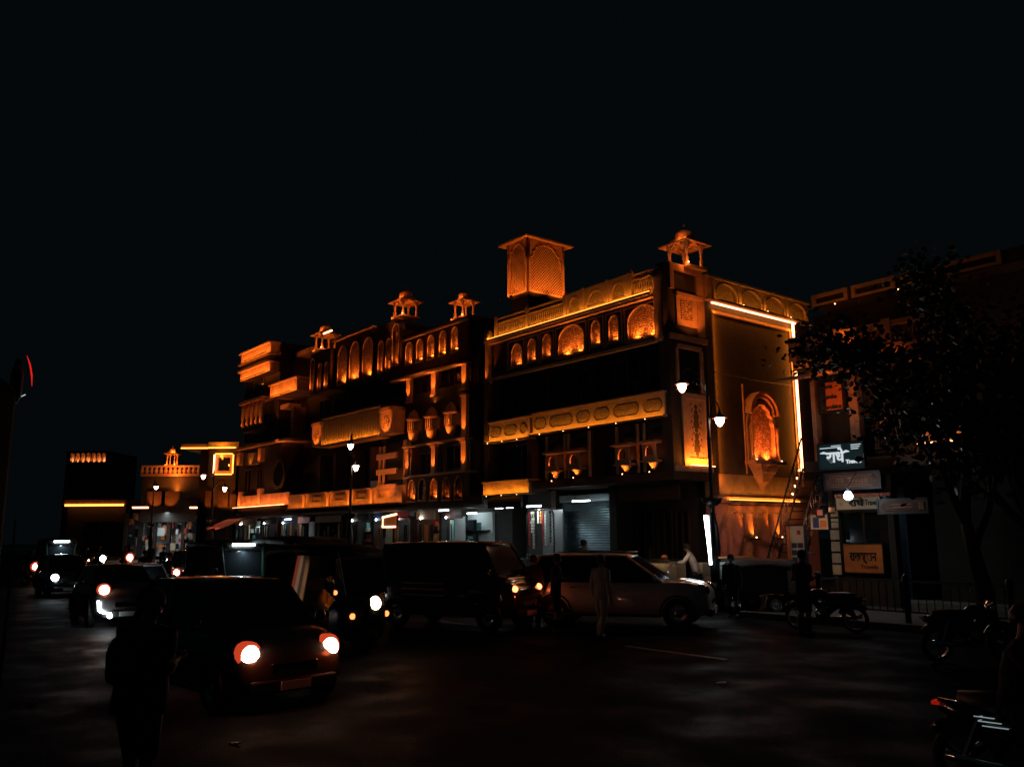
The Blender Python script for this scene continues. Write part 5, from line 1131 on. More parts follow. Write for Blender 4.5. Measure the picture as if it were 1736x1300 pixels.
    for b0 in leg_idx:
        h0, k0, a0_ = [Vector(pts[b0+q][:3]) for q in range(3)]; h0 = Vector((h0.x, h0.y, h0.z-.0))
        g.tube([tuple(x*k) for x in (h0+Vector((0, 0, .02)), h0.lerp(k0, .25), k0, k0.lerp(a0_, .5), a0_+Vector((0, 0, .02)))], [.1*k, .1*k*b_**.5, .078*k, .068*k, .066*k], 10)
        a = a0_; q = [(a[0]-.06, a[1], a[2]-.035, .042), (a[0]+.06, a[1], a[2]-.042, .045), (a[0]+.17, a[1], a[2]-.052, .036)]
        MB().tube([(x[0]*k, x[1]*k, x[2]*k) for x in q], [x[3]*k for x in q], 8).build('shoe', 'plastic', t, smooth=True)
    g.build('trousers', trouser, t, smooth=True)
    hx, hz = h2[0]*k, h2[2]*k
    if hat: MB().lathe((hx-.01, 0, hz-.03), [(.112*k, 0), (.115*k, .04), (.108*k, .09), (.07*k, .14), (.01, .155)], 14).build('cap', hat, t, smooth=True)
    else: MB().lathe((hx-.018, 0, hz-.05), [(.07*k, -.045), (.092*k, -.01), (.098*k, .05), (.09*k, .1), (.06*k, .135), (.008, .15)], 14).build('hair', 'hair', t, smooth=True)
    if fingers:
        for sd in (-1, 1): MB().lathe((h1[0]*k+.07*k, sd*.032*k, (h1[2]+.025)*k), [(.002, -.01), (.011, 0), (.002, .01)], 8).build('eye', 'white', t); MB().lathe((h1[0]*k, sd*.088*k, (h1[2]+.01)*k), [(.008, -.03), (.016, 0), (.008, .03)], 8).build('ear', 'skin', t)
    if bag: MB().lathe((-.17*k+lean*.3, 0, (pz+.12)*k), [(.06, 0), (.13, .05), (.14, .25), (.1, .36), (.03, .4)], 12).build('backpack', bag, t, smooth=True)
    return t
def stand(px, pyhead, h, label, rot=0, **k):
    """a person whose head top is seen at that pixel, standing at street level zb"""
    zb = k.pop('zb', 0.0); s, v = G(px, pyhead, h+zb); return person(label, s, v, rot, h, z=zb, **k)
PI2 = PI/2
person('bulky dark man in a knit cap seen from behind, nearest to the camera', *W(243, 1100, 7.9)[:2], PI*.62, 1.74, 'cloth_dark', 'cloth_dark', hat='cloth_dark', arms='bent', bulk=1.5, bag='cloth_blue')
person('man in a pale shirt and light trousers walking behind past the parked dark van', *W(1018, 1000, 19.3)[:2], PI*.55, 1.72, 'cloth_white', 'cloth_white', arms='down', stride=.06, bag=None)
person('dark clothed man with bowed head standing left of the pale shirted man', *W(942, 1000, 20.2)[:2], PI*.3, 1.74, 'cloth_dark', 'cloth_dark', arms='bent')
person('dark figure between the van windscreen and the next pedestrian', *W(905, 1000, 21.6)[:2], PI*.8, 1.68, 'cloth_dark', 'cloth_dark', fingers=False)
person('person in a beige shawl with a backpack facing the roller shutter', *W(988, 940, 28.6)[:2], PI*.5, 1.86, 'cloth_beige', 'cloth_dark', bag='cloth_dark', z=.14)
person('woman in dark clothes waiting by the metal counter', *W(868, 940, 29.6)[:2], PI*.4, 1.6, 'cloth_dark', 'cloth_blue', fingers=False, z=0)
person('man in a teal shirt at the stall left of the metal counter', *W(848, 900, 36.0)[:2], PI*.7, 1.75, 'teal', 'cloth_dark', fingers=False, z=.14)
person('dark broad man standing before the notice board', *W(1360, 990, 20.6)[:2], PI*.45, 1.8, 'cloth_dark', 'cloth_dark', arms='bent')
person('vendor in a light shirt bending over the juice counter', *W(1178, 905, 27.8)[:2], -PI*.8, 1.72, 'cloth_white', 'cloth_dark', lean=.25, arms='fwd', z=.14)
for i, (px, d, lb, sh) in enumerate(((655, 40, 'shopper in a grey blue top below the neon bracket sign', 'cloth_blue'), (676, 42, 'shopper with pale collar right of the neon bracket sign', 'teal'), (722, 41, 'dark shopper before the white lit curtain', 'cloth_dark'), (793, 38.5, 'shopper leaning at the crowded bright kiosk', 'cloth_white'), (608, 43, 'dark shopper by the grey shutter near the middle lamp', 'cloth_dark'))):
    person(lb, *W(px, 905, d)[:2], rd.uniform(0, 6), 1.66, sh, 'cloth_dark', fingers=False, group='shoppers on the pavement', z=.14)
for i, (px, d, lb) in enumerate(((256, 66, 'distant dark pedestrian before the far white shops'), (318, 60, 'distant dark pedestrian beside the striped cloth rack'), (1238, 24.4, 'seated looking dark figure beside the box stall'))):
    person(lb, *W(px, 930, d)[:2], rd.uniform(0, 6), 1.62, 'cloth_dark', 'cloth_dark', fingers=False, group='pedestrians')

# ================================================================== vehicles
def wheel(t, x, y, r, w=.2, side=1):
    tt = MB().lathe((x, y, r), [(r*.62, -w/2), (r*.95, -w/2), (r, -w*.35), (r, w*.35), (r*.95, w/2), (r*.62, w/2), (r*.6, w*.3), (r*.6, -w*.3), (r*.62, -w/2)], 22, axis='y', caps=False).build('wheel', 'tyre', t, smooth=True)
    q = MB().lathe((x, y, r), [(r*.6, -w*.4), (r*.6, w*.42), (r*.52, w*.44), (r*.5, w*.3), (r*.15, w*.34), (r*.1, w*.46), (.01, w*.46)] if side > 0 else [(.01, -w*.46), (r*.1, -w*.46), (r*.15, -w*.34), (r*.5, -w*.3), (r*.52, -w*.44), (r*.6, -w*.42), (r*.6, w*.4)], 18, axis='y'); q.build('rim', 'steel', tt, smooth=True)
def car(name, label, s, v, rot, L=3.6, Wd=1.5, H=1.55, belt=.95, hood=.8, cowl=.85, rf=1.45, rr=.35, rb=.1, wr=.28, clr=.18, paint='black_paint', heads=('head', 'head'), he=30, hcol=(1, .32, .12), hz=.68, hsize=.15, cat='car', tails=False, group=None, plate=True, fogs=None, cabin=True, pe=1.6):
    t = thing(name, label, cat, s, v, 0, rot, group); h2_, w = L/2, Wd/2
    xs = [(-h2_, .80, clr+.22, belt-.18), (-h2_+.08, .93, clr+.06, belt-.06), (-h2_+.5, 1, clr, belt), (-h2_+1.2, 1, clr, belt), (h2_-cowl, 1, clr, belt), (h2_-cowl*.55, .985, clr, (belt+hood)/2+.05), (h2_-.3, .95, clr+.02, hood), (h2_-.08, .86, clr+.06, hood-.12), (h2_, .74, clr+.14, hood-.26)]
    rings = []
    for x, f, zb, zt in xs:
        W2 = w*f; zm = zb+(zt-zb)*.5
        rings.append([(x, -W2*.9, zb), (x, -W2*.99, zb+.1), (x, -W2*1.0, zm), (x, -W2*.965, zt-.1), (x, -W2*.86, zt-.02), (x, -W2*.45, zt+.015), (x, W2*.45, zt+.015), (x, W2*.86, zt-.02), (x, W2*.965, zt-.1), (x, W2, zm), (x, W2*.99, zb+.1), (x, W2*.9, zb)])
    bo = MB().loft(rings).build('body', paint, t, smooth=True); m_ = bo.modifiers.new('sub', 'SUBSURF'); m_.levels = m_.render_levels = 1
    wb, wt = w*.88, w*.72
    c1, r1, r2, c2 = h2_-cowl, h2_-rf, -h2_+rr, -h2_+rb
    gr = lambda x, W2, z: [(x, -wb, belt-.05), (x, -W2, z), (x, W2, z), (x, wb, belt-.05)]
    MB().loft([gr(c1+.05, wb, belt-.03), gr(r1, wt, H-.04), gr((r1+r2)/2, wt*1.03, H-.02), gr(r2, wt, H-.05), gr(c2, wb, belt-.03)]).build('window_glass', 'glass', t)
    rfm = MB().loft([[(x, -W2, z-.03), (x, -W2*.9, z+.0), (x, 0, z+.025), (x, W2*.9, z), (x, W2, z-.03), (x, W2*.9, z-.05), (x, -W2*.9, z-.05)] for x, W2, z in ((r1+.06, wt*.98, H-.04), (r1-.15, wt*1.02, H-.01), ((r1+r2)/2, wt*1.05, H), (r2+.1, wt*1.02, H-.02), (r2-.06, wt*.96, H-.06))]).build('roof', paint, t, smooth=True)
    for sd in (-1, 1):
        MB().tube([(c1+.04, sd*wb, belt-.02), (r1, sd*wt, H-.03)], .028, 6).build('pillar', paint, t); MB().tube([(c2, sd*wb, belt-.02), (r2, sd*wt, H-.04)], .045, 6).build('pillar', paint, t)
        xm = (r1+r2)/2+.1; MB().tube([(xm, sd*wb*1.0, belt-.04), (xm-.03, sd*wt*1.03, H-.04)], .025, 6).build('pillar', 'plastic', t)
        mb_ = MB().lathe((c1-.12, sd*(w+.08), belt+.08), [(.02, -.03), (.075, -.02), (.085, .02), (.06, .05), (.01, .055)], 10, axis='x').build('mirror', paint, t, smooth=True)
        MB().tube([(c1-.12, sd*(w-.06), belt), (c1-.12, sd*(w+.06), belt+.04)], .02, 5).build('bracket', 'plastic', mb_)
        for xd in (xm-.1, ): MB().tube([(xd-.25, sd*(w+.004), belt-.16), (xd-.1, sd*(w+.02), belt-.16)], .014, 5).build('door_handle', 'chrome', t)
        MB().tube([(r2-.3, sd*(w+.0), clr+.06), (h2_-cowl, sd*(w+.0), clr+.06)], .03, 5).build('sill', 'plastic', t)
        for xw in (-h2_+.22+wr*1.4, h2_-.25-wr*1.35):
            wheel(t, xw, sd*(w-.09), wr, .19, sd)
            MB().tube([(xw+(wr+.05)*math.cos(a), sd*(w+.005), wr+(wr+.05)*math.sin(a)) for a in [PI*j/10 for j in range(11)]], .025, 5).build('wheel_arch', 'plastic', t)
        m__ = heads[0] if sd < 0 else heads[1]
        hx, hy = h2_-.16, sd*(w*.68)
        hs_ = MB().lathe((hx-.02, hy, hz), [(hsize*1.3, -.1), (hsize*1.35, .04), (hsize*1.1, .07)], 16, axis='x').build('headlight', 'halo_ring' if m__ == 'head' else 'chrome', t, smooth=True)  # housing glows by itself to imitate the headlight halo
        pr = [(.01, .0)]+[(hsize*math.sin(a), .12*math.cos(a)-.02) for a in (0.4, .8, 1.2, 1.57)]
        MB().lathe((hx+.03, hy, hz), [(hsize, -.02), (hsize*.98, .02), (hsize*.8, .07), (hsize*.45, .1), (.01, .11)], 16, axis='x').build('lens', m__ if m__ else 'glass', hs_, smooth=True)
        if m__ in ('head', 'headw') and he:
            cl = hcol if m__ == 'head' else (.75, .93, 1)
            light('SPOT', (hx+.2, hy, hz), hs_, he, cl, (hx+6, hy, hz-1.1), ang=80, r=.08, blend=.9); light('POINT', (hx+.24, hy+sd*.02, hz), hs_, pe, (1, .13, .03) if m__ == 'head' else cl, r=.08)
        if tails: MB().box(-h2_-.0, -h2_+.06, sd*w*.6-.1, sd*w*.6+.1, belt-.3, belt-.12).build('tail_light', 'red', t)
    MB().box(h2_-.12, h2_+.03, -w*.72, w*.72, clr+.05, clr+.22).build('bumper', 'plastic', t, bevel=.03); MB().box(h2_-.1, h2_+.0, -w*.38, w*.38, clr+.3, clr+.42).build('grille', 'chrome', t, bevel=.01)
    MB().box(-h2_-.03, -h2_+.1, -w*.72, w*.72, clr+.08, clr+.25).build('bumper', 'plastic', t, bevel=.03)
    MB().box(h2_+.032, h2_+.045, -.22, .22, clr+.08, clr+.19).build('number_plate', 'white', t)
    if fogs: 
        for sd in fogs: MB().lathe((h2_-.02, sd*w*.66, clr+.24), [(.07, 0), (.07, .05), (.02, .07)], 10, axis='x').build('fog_lamp', 'headw', t)
    return t
def place_front(px, py, z, dist=None, L=3.6, dy=0.0):
    """(s, v) of a car whose nose is at that pixel"""
    return G(px, py, z) if dist is None else W(px, py, dist)[:2]
def by_lamp(px, py, z, lx, ly, rot):
    a, b_ = G(px, py, z); return a-(lx*math.cos(rot)-ly*math.sin(rot)), b_-(lx*math.sin(rot)+ly*math.cos(rot))
# nearest hatchback, both headlights on
p1, p2 = Vector(G(420, 1110, .72)), Vector(G(555, 1095, .72)); mid_ = (p1+p2)/2; dv = p2-p1; ra = math.atan2(-dv.x, dv.y)
cx_, cy_ = mid_.x-math.cos(ra)*1.62, mid_.y-math.sin(ra)*1.62
hb = car('hatchback_car', 'dark hatchback with both orange white headlights on, nearest car in the traffic', cx_, cy_, ra, L=3.6, Wd=max(1.45, dv.length/.68), H=1.62, belt=1.0, hood=.9, he=5, hz=.72, hsize=.13, paint='dark_grey_paint', pe=2.2)
light('POINT', (.2, 0, 1.35), hb, .5, (1, .8, .6), r=.1)
# big dark van across the centre
sv_ = G(778, 1062, 0)
vn_t = car('van', 'boxy black van turned sideways in the middle of the road with two small orange lamps', 1.6, -10.1, R(20), L=4.1, Wd=1.66, H=2.06, belt=1.28, hood=1.12, cowl=.5, rf=.95, rr=.12, rb=.03, wr=.33, clr=.28, heads=('tail', 'tail'), he=0, hz=.98, hsize=.085, cat='van')
light('SPOT', (2.9, -.6, 1.0), vn_t, 9, (1, .12, .02), (1.7, -.3, 1.2), ang=100, r=.05)
for z in (.78, .92, 1.06): MB().box(-1.2, .1, -.845, -.835, z, z+.025).build('trim_strip', 'gold', vn_t)
# silver SUV beside it
suv = car('suv_car', 'dark SUV with a pale orange lit bonnet and roof edge parked before the shuttered shop', 4.1, -6.9, R(33), L=4.5, Wd=1.82, H=1.74, belt=1.12, hood=1.08, cowl=1.15, rf=2.0, rr=.3, rb=.08, wr=.37, clr=.26, paint='pale_metal', heads=(None, None), he=0, hz=.9, hsize=.12)
for sd in (-1, 1): MB().tube([(-1.5, sd*.62, 1.78), (.3, sd*.64, 1.79)], .02, 5).build('roof_rail', 'chrome', suv)
# taxi with lit roof behind the van
car('taxi_car', 'car with an orange lit roof half hidden behind the black van', *W(635, 970, 34)[:2], R(5), L=3.7, Wd=1.6, H=1.6, paint='orange_board', heads=(None, None), he=0)
light('SPOT', (0, -2, 4), bpy.data.objects['taxi_car'], 60, (1, .2, .05), (0, 0, 1.6), ang=50)
# SUV on the left with a bent running light
sv_ = W(190, 1090, 20.3)
l_suv = car('roadside_car', 'dark car coming on at the roadside with a bent white running light and orange glare', *by_lamp(178, 1000, .93, 2.0, -.58, R(-4)), R(-4), L=4.0, Wd=1.7, H=1.48, belt=1.04, hood=1.0, cowl=1.1, rf=1.8, wr=.32, clr=.2, heads=('head', None), he=6, hz=.93, hsize=.12, paint='dark_grey_paint')
q = MB().tube([(2.03, -.72, .68), (2.05, -.70, .46), (2.07, -.64, .4), (2.08, -.42, .36)], .025, 6).build('running_light', 'headw', l_suv)
MB().lathe((2.05, -.44, .3), [(.055, 0), (.055, .05), (.02, .07)], 12, axis='x').build('fog_lamp', 'headw', l_suv); light('SPOT', (2.25, -.46, .45), l_suv, 4, (.75, .93, 1), (6, -.4, 0), ang=80, r=.06)
# cars further back
def back_car(px, py, d, label, heads, he, z=.75, **k):
    s_, v_, _ = W(px, py, d); return car('traffic_car', label, s_-1.5, v_+.45, k.pop('rot', R(-3)), heads=heads, he=he, hz=z, group='cars in the far traffic', **k)
cloth_ = 0
back_car(100, 968, 37, 'far dark car with one glaring white headlight', ('headw', None), 9, hsize=.13)
back_car(238, 975, 30, 'far car with a white light behind its windscreen', (None, None), 0, paint='silver_paint', H=1.36, belt=.85, hood=.78)
q = bpy.data.objects[[o.name for o in bpy.data.objects if o.get('label') == 'far car with a white light behind its windscreen'][0]]
MB().box(1.0, 1.06, -.55, -.1, 1.05, 1.12).build('dash_lamp', 'headw', q); light('POINT', (1.5, -.3, 1.2), q, 1.2, (.6, .95, 1), r=.05)
back_car(70, 955, 58, 'dim far car behind the leftmost motorcycle', ('head', None), 2, hsize=.06)
back_car(430, 955, 33, 'far car whose two small orange lamps show beside the tube lit rickshaw', ('tail', 'tail'), 0, hsize=.07)
back_car(330, 968, 44, 'unlit far car left of the canopied rickshaw', (None, None), 0, paint='grey_paint')
# motorcycles
def motorcycle(label, s, v, rot, head='head', he=30, hcol=(1, .3, .12), paint='black_paint', rider=None, group='motorcycles in the traffic', hs=.09, cat='motorcycle'):
    t = thing('motorcycle', label, cat, s, v, 0, rot, group)
    for x in (-.62, .64):
        tt = MB().lathe((x, 0, .3), [(.22, -.05), (.28, -.05), (.3, 0), (.28, .05), (.23, .05), (.23, -.05)], 20, axis='y', caps=False).build('wheel', 'tyre', t, smooth=True)
        q = MB().lathe((x, 0, .3), [(.235, -.03), (.235, .03), (.21, .03), (.21, -.03), (.235, -.03)], 18, axis='y', caps=False).lathe((x, 0, .3), [(.04, -.06), (.04, .06)], 8, axis='y')
        for i in range(5): a = 2*PI*i/5; q.tube([(x, 0, .3), (x+.21*math.cos(a), 0, .3+.21*math.sin(a))], .012, 4)
        q.build('rim', 'steel', tt)
    MB().tube([(-.62, .0, .34), (-.3, 0, .6), (.0, 0, .42), (.3, 0, .72), (.42, 0, .86)], [.04, .06, .13, .07, .04], 8).build('frame', 'iron', t, smooth=True)
    eg = MB().lathe((.08, 0, .4), [(.13, -.12), (.16, -.08), (.16, .08), (.13, .12)], 12, axis='y').build('engine', 'steel', t, smooth=True)
    q = MB()
    for i in range(6): q.lathe((.14, 0, .5+.03*i), [(.085, 0), (.085, .012)], 10)
    q.build('cylinder_fins', 'iron', eg)
    MB().loft([[(x, -w_, z0), (x, -w_*1.1, (z0+z1)/2), (x, -w_*.8, z1), (x, w_*.8, z1), (x, w_*1.1, (z0+z1)/2), (x, w_, z0)] for x, w_, z0, z1 in ((-.82, .05, .7, .8), (-.55, .1, .58, .77), (-.2, .12, .5, .76), (.05, .1, .6, .78))]).build('side_panel', paint, t, smooth=True)
    for x, a_, b_ in ((-.62, 20, 150), (.64, 35, 165)): MB().tube([(x+.34*math.cos(R(a)), 0, .3+.34*math.sin(R(a))) for a in range(a_, b_, 12)], .045, 6).build('mudguard', paint, t, smooth=True)
    for y in (-.13, .13): MB().tube([(-.62, y, .32), (-.45, y, .72)], .028, 7).build('shock_absorber', 'chrome', t)
    MB().tube([(-.05, 0, .8), (.1, 0, .84), (.28, 0, .84), (.38, 0, .8)], [.07, .13, .12, .05], 10).build('fuel_tank', paint, t, smooth=True)
    MB().tube([(-.66, 0, .82), (-.4, 0, .79), (-.1, 0, .78), (.0, 0, .8)], [.06, .11, .11, .06], 8).build('seat', 'seat', t, smooth=True)
    for y in (-.09, .09): MB().tube([(.42, y, .86), (.64, y, .3)], .022, 6).build('fork', 'chrome', t)
    MB().tube([(.3, -.36, 1.02), (.38, -.2, 1.0), (.42, 0, .94), (.38, .2, 1.0), (.3, .36, 1.02)], .015, 6).build('handlebar', 'chrome', t)
    MB().tube([(.1, -.12, .3), (-.5, -.14, .32), (-.75, -.14, .36)], [.03, .045, .05], 8).build('exhaust', 'chrome', t, smooth=True)
    hh = MB().lathe((.46, 0, .9), [(.05, -.06), (hs*1.55, 0), (hs*1.6, .04)], 14, axis='x').build('headlight', 'halo_ring' if head == 'head' else 'chrome', t, smooth=True)  # glowing housing imitates the halo round the lens
    MB().lathe((.5, 0, .9), [(hs, 0), (hs*.9, .04), (.01, .06)], 12, axis='x').build('lens', head or 'glass', hh, smooth=True)
    if head and he: light('SPOT', (.62, 0, .9), hh, he, hcol, (6, 0, 0), ang=85, r=.06, blend=.9); light('POINT', (.7, 0, .95), hh, he*.05, (1, .12, .03) if head == 'head' else hcol, r=.06)
    MB().box(-.87, -.8, -.06, .06, .74, .77).build('tail_light', 'red', t)
    MB().tube([(.4, .2, 1.0), (.38, .3, 1.16)], .008, 4).build('mirror_stalk', 'iron', t); MB().lathe((.38, .31, 1.18), [(.01, -.02), (.05, 0), (.01, .01)], 8, axis='x').build('mirror', 'plastic', t)
    if rider: person(rider, *(lambda p: ((p-K).dot(E1), (p-K).dot(E2)))(t.matrix_basis @ Vector((-.25, 0, 0))), rot, 1.7, 'cloth_dark', 'cloth_dark', pose='ride', fingers=False, lean=.15, hat='plastic', group='motorcycle riders')
    return t
for px, py, d, lb, hd, he, hc, rd_ in ((295, 962, 35, 'motorcycle with a big orange glare left of the hatchback roof', 'head', 60, (1, .3, .1), 'helmeted rider on the motorcycle with the big orange glare'),
                              (57, 952, 46, 'motorcycle with an orange headlight by the left kerb', 'head', 40, (1, .3, .1), 'rider on the motorcycle by the left kerb'),
                              (172, 938, 60, 'distant motorcycle with a white headlight', 'headw', 40, (.8, .95, 1), 'rider on the distant motorcycle with the white headlight'),
                              (218, 936, 62, 'distant motorcycle with an orange headlight', 'head', 60, (1, .3, .1), 'rider on the distant motorcycle with the orange headlight')):
    s_, v_, _ = W(px, py, d); motorcycle(lb, s_-.5, v_, R(12), hd, he, hc, rider=rd_, hs=.11*d/35)
for px, py, d, lb in ((283, 934, 55, 'small far motorcycle between the orange glare and the far shops'), (362, 931, 48, 'far motorcycle under the square window lamp post'), (392, 940, 40, 'unlit motorcycle behind the tube lit rickshaw'), (135, 948, 50, 'unlit motorcycle behind the far white headlight'), (250, 962, 41, 'motorcycle waiting left of the big orange glare'), (322, 928, 50, 'motorcycle before the striped cloth rack'), (150, 940, 56, 'motorcycle in the gap left of the white headlight'), (395, 934, 47, 'motorcycle before the pink awning')):
    s_, v_, _ = W(px, py, d); motorcycle(lb, s_-.5, v_, R(rd.uniform(-15, 20)), 'headw' if px in (283, 362) else ('head' if px in (322, 150, 395) else None), 3, (1, .4, .2) if px in (322, 150, 395) else (.9, .9, 1), rider='rider of the '+lb.replace('motorcycle', 'machine'), hs=.035)
s_, v_, _ = W(1400, 1025, 21.5); motorcycle('parked motorcycle beside the dark broad man', s_, v_, R(200), None, 0)
s_, v_, _ = W(1640, 1060, 17.5); motorcycle('parked dark motorcycle below the tree', s_, v_, R(60), None, 0)
# canopied rickshaws
def rickshaw(label, s, v, rot, sc=1.0, head='head', he=30, tube=False, curtain=False, group='canopied rickshaws', paint='green_paint', H=1.8):
    t = thing('auto_rickshaw', label, 'auto rickshaw', s, v, 0, rot, group); k = sc
    def B_(mb, n, m, p=None, **kw): mb.v = [(x*k, y*k, z*k) for x, y, z in mb.v]; return mb.build(n, m, p or t, **kw)
    rg = lambda x, w, z0, z1: [(x, -w*.8, z0), (x, -w, z0+.12), (x, -w, z1-.1), (x, -w*.8, z1), (x, w*.8, z1), (x, w, z1-.1), (x, w, z0+.12), (x, w*.8, z0)]
    B_(MB().loft([rg(.75, .52, .22, .85), rg(1.1, .42, .2, .95), rg(1.3, .27, .3, .98), rg(1.38, .15, .42, .85)]), 'nose', paint, smooth=True)
    B_(MB().loft([rg(-1.25, .6, .35, .9), rg(-.9, .64, .25, .95), rg(-.35, .64, .22, .62), rg(.3, .6, .2, .35), rg(.8, .52, .2, .34)]), 'tub', paint, smooth=True)
    B_(MB().loft([[(x, -w, z-.05), (x, -w*.9, z), (x, 0, z+.05), (x, w*.9, z), (x, w, z-.05), (x, w, z-.12), (x, -w, z-.12)] for x, w, z in ((.95, .5, H-.12), (.6, .58, H-.03), (-.3, .64, H), (-1.1, .62, H-.04), (-1.3, .56, H-.14))]), 'canopy', 'canvas', smooth=True)
    B_(MB().box(-1.28, -1.22, -.58, .58, .9, H-.12), 'rear_canvas', 'canvas')
    B_(MB().loft([[(x, -w, z), (x, w, z), (x-.02, w, z), (x-.02, -w, z)] for x, w, z in ((1.08, .42, .97), (.93, .46, H-.2))]), 'windscreen', 'glass')
    for sd in (-1, 1):
        B_(MB().tube([(1.1, sd*.44, .95), (.92, sd*.49, H-.12)], .025, 6), 'post', paint); B_(MB().tube([(-.1, sd*.62, .5), (-.15, sd*.62, H-.1)], .02, 6), 'post', 'iron'); B_(MB().tube([(-1.2, sd*.58, .9), (-1.22, sd*.56, H-.1)], .02, 6), 'post', 'iron')
        B_(MB().lathe((.95, sd*.62, 1.12), [(.01, -.02), (.07, 0), (.05, .03)], 8, axis='x'), 'mirror', 'plastic')
        B_(MB().lathe((1.2, sd*.36, .62), [(.05, 0), (.05, .03), (.02, .04)], 8, axis='x'), 'indicator', 'signal')
        wheel(t, -.85*k, sd*.52*k, .26*k, .12*k, sd)
    wheel(t, 1.05*k, 0, .25*k, .12*k, 1); B_(MB().lathe((1.05, 0, .3), [(.3, -.1), (.31, 0), (.3, .1)], 16, axis='y'), 'mudguard', paint, smooth=True)
    B_(MB().box(-.95, -.5, -.55, .55, .6, .72).box(-1.1, -.95, -.55, .55, .6, 1.15), 'rear_seat', 'seat', bevel=.03); B_(MB().box(.05, .4, -.3, .3, .55, .66), 'driver_seat', 'seat', bevel=.03)
    hh = B_(MB().lathe((1.3, 0, .82), [(.08, -.08), (.13, 0), (.13, .05)], 14, axis='x'), 'headlight', 'chrome', smooth=True)
    B_(MB().lathe((1.35, 0, .82), [(.12, 0), (.1, .04), (.01, .06)], 14, axis='x'), 'lens', head or 'glass', hh, smooth=True)
    if head and he: light('SPOT', (1.5*k, 0, .82*k), hh, he, (1, .32, .12) if head == 'head' else (.8, .95, 1), (8, 0, 0), ang=85, r=.08, blend=.9)
    if tube: B_(MB().tube([(.99, -.26, H-.1), (.99, .26, H-.1)], .035, 6), 'tube_lamp', 'lampw'); light('AREA', (1.02*k, 0, (H-.2)*k), t, 12, (.75, .93, 1), (2, 0, 0), size=(.5, .05))
    if curtain:
        for i in range(4): B_(MB().loft([[(-.0+.1*i-.05, -.66, 1.62), (.0+.1*i+.05, -.66, 1.62), (.0+.1*i+.05, -.64, 1.62), (.0+.1*i-.05, -.64, 1.62)], [(-.25+.11*i-.055, -.68, .7), (-.25+.11*i+.055, -.68, .7), (-.25+.11*i+.055, -.66, .7), (-.25+.11*i-.055, -.66, .7)]]), 'curtain', ('pinkcloth', 'white', 'silver_paint', 'cream')[i])
        light('SPOT', (.6, -2.6, 1.2), t, 26, (1, .55, .35), (-.1, -.66, 1.3), ang=40)
    return t
s_, v_, _ = W(610, 1030, 17.2); rickshaw('near canopied rickshaw with a bright headlight and a striped side curtain', s_-1.5, v_+.1, R(8), 1.14, he=36, curtain=True)
s_, v_, _ = W(410, 911, 25.0); rickshaw('dark canopied rickshaw with a white tube under its canopy front', s_-1.0, v_, R(0), 1.18, None, 0, True)
s_, v_, _ = W(108, 913, 44.0); rickshaw('far canopied rickshaw with a white tube above its windscreen', s_-1.0, v_, R(-5), 1.2, None, 0, True)
s_, v_, _ = W(500, 950, 23.5); rickshaw('unlit canopied rickshaw between the tube lit one and the curtained one', s_-1, v_+.4, R(5), 1.22, None, 0)
s_, v_, _ = W(545, 940, 30.5); rickshaw('unlit canopied rickshaw queueing before the dim shops', s_-1, v_+.4, R(5), 1.2, None, 0)
# carts and stalls by the lamp post
a0, a1 = vlin(1094, 1146, 965, -.9)
t = thing('juice_cart', 'yellow juice cart with a rounded drum front and a steel top', 'cart', (a0+a1)/2, -.9, 0); w = a1-a0
MB().box(-w/2, w/2, -.3, .5, .55, 1.35).build('body', 'cream', t, bevel=.02); MB().box(-w/2-.06, w/2+.06, -.36, .56, 1.352, 1.39).build('top', 'steel', t)
MB().lathe((-.1, -.32, .98), [(.3, -.0), (.3, .85), (.26, .87)], 18, axis='x').build('drum', 'cream', t, smooth=True); MB().lathe((.2, 0, 1.39), [(.05, 0), (.11, .04), (.11, .1), (.04, .15)], 12).build('orange_fruit', 'orange_board', t, smooth=True)
for x in (-w*.35, w*.35): wheel(t, x, -.2, .27, .06, 1); 
light('AREA', (.1, -.5, 2.6), t, 5, (1, .6, .25), (0, -.35, 1), size=(1, .2))
a0, a1 = vlin(1183, 1200, 965, -1.0)
t = thing('cardboard_stack', 'cream cardboard boxes stacked behind the lamp post foot', 'boxes', (a0+a1)/2, -1.0, .14); w = (a1-a0)
for i in range(3): MB().box(-w/2+.03*i, w/2-.02*i, -.2, .2, .4*i, .4*i+.385).build('box', 'cream', t, bevel=.01)
light('POINT', (.1, -1.0, 1.5), t, 3, (1, .8, .6), r=.1)
a0, a1 = vlin(1223, 1262, 960, -1.6)
t = thing('box_stall', 'square kiosk box with a white notice and flat orange lit top', 'stall', (a0+a1)/2, -1.6, 0); w = (a1-a0)
MB().box(-w/2, w/2, -.3, .35, .35, 1.5).build('body', 'wood', t, bevel=.01); MB().box(-w/2-.1, w/2+.2, -.4, .5, 1.502, 1.56).build('top', 'orange_board', t); MB().box(-w/2+.06, w*.25, -.33, -.305, .9, 1.4).build('notice', 'white', t)
for x in (-w/2+.04, w/2-.04): MB().box(x-.03, x+.03, -.27, -.21, 0, .345).build('leg', 'iron', t); MB().box(x-.03, x+.03, .27, .33, 0, .345).build('leg', 'iron', t)
s_, v_, _ = W(1292, 980, 25.5)
t = thing('hand_cart', 'covered dark hand cart parked against the pink side wall', 'cart', s_, v_, 0, R(10))
MB().box(-1.0, 1.0, -.5, .5, .6, .7).box(-.95, .95, -.45, .45, .701, 1.3).build('bed', 'wood', t, bevel=.02); MB().loft([[(-1.0, -.5, 1.302), (1.0, -.5, 1.302), (1.0, .5, 1.302), (-1.0, .5, 1.302)], [(-.8, -.35, 1.5), (.7, -.3, 1.46), (.75, .35, 1.5), (-.8, .35, 1.55)]]).build('cover', 'canvas', t, smooth=True)
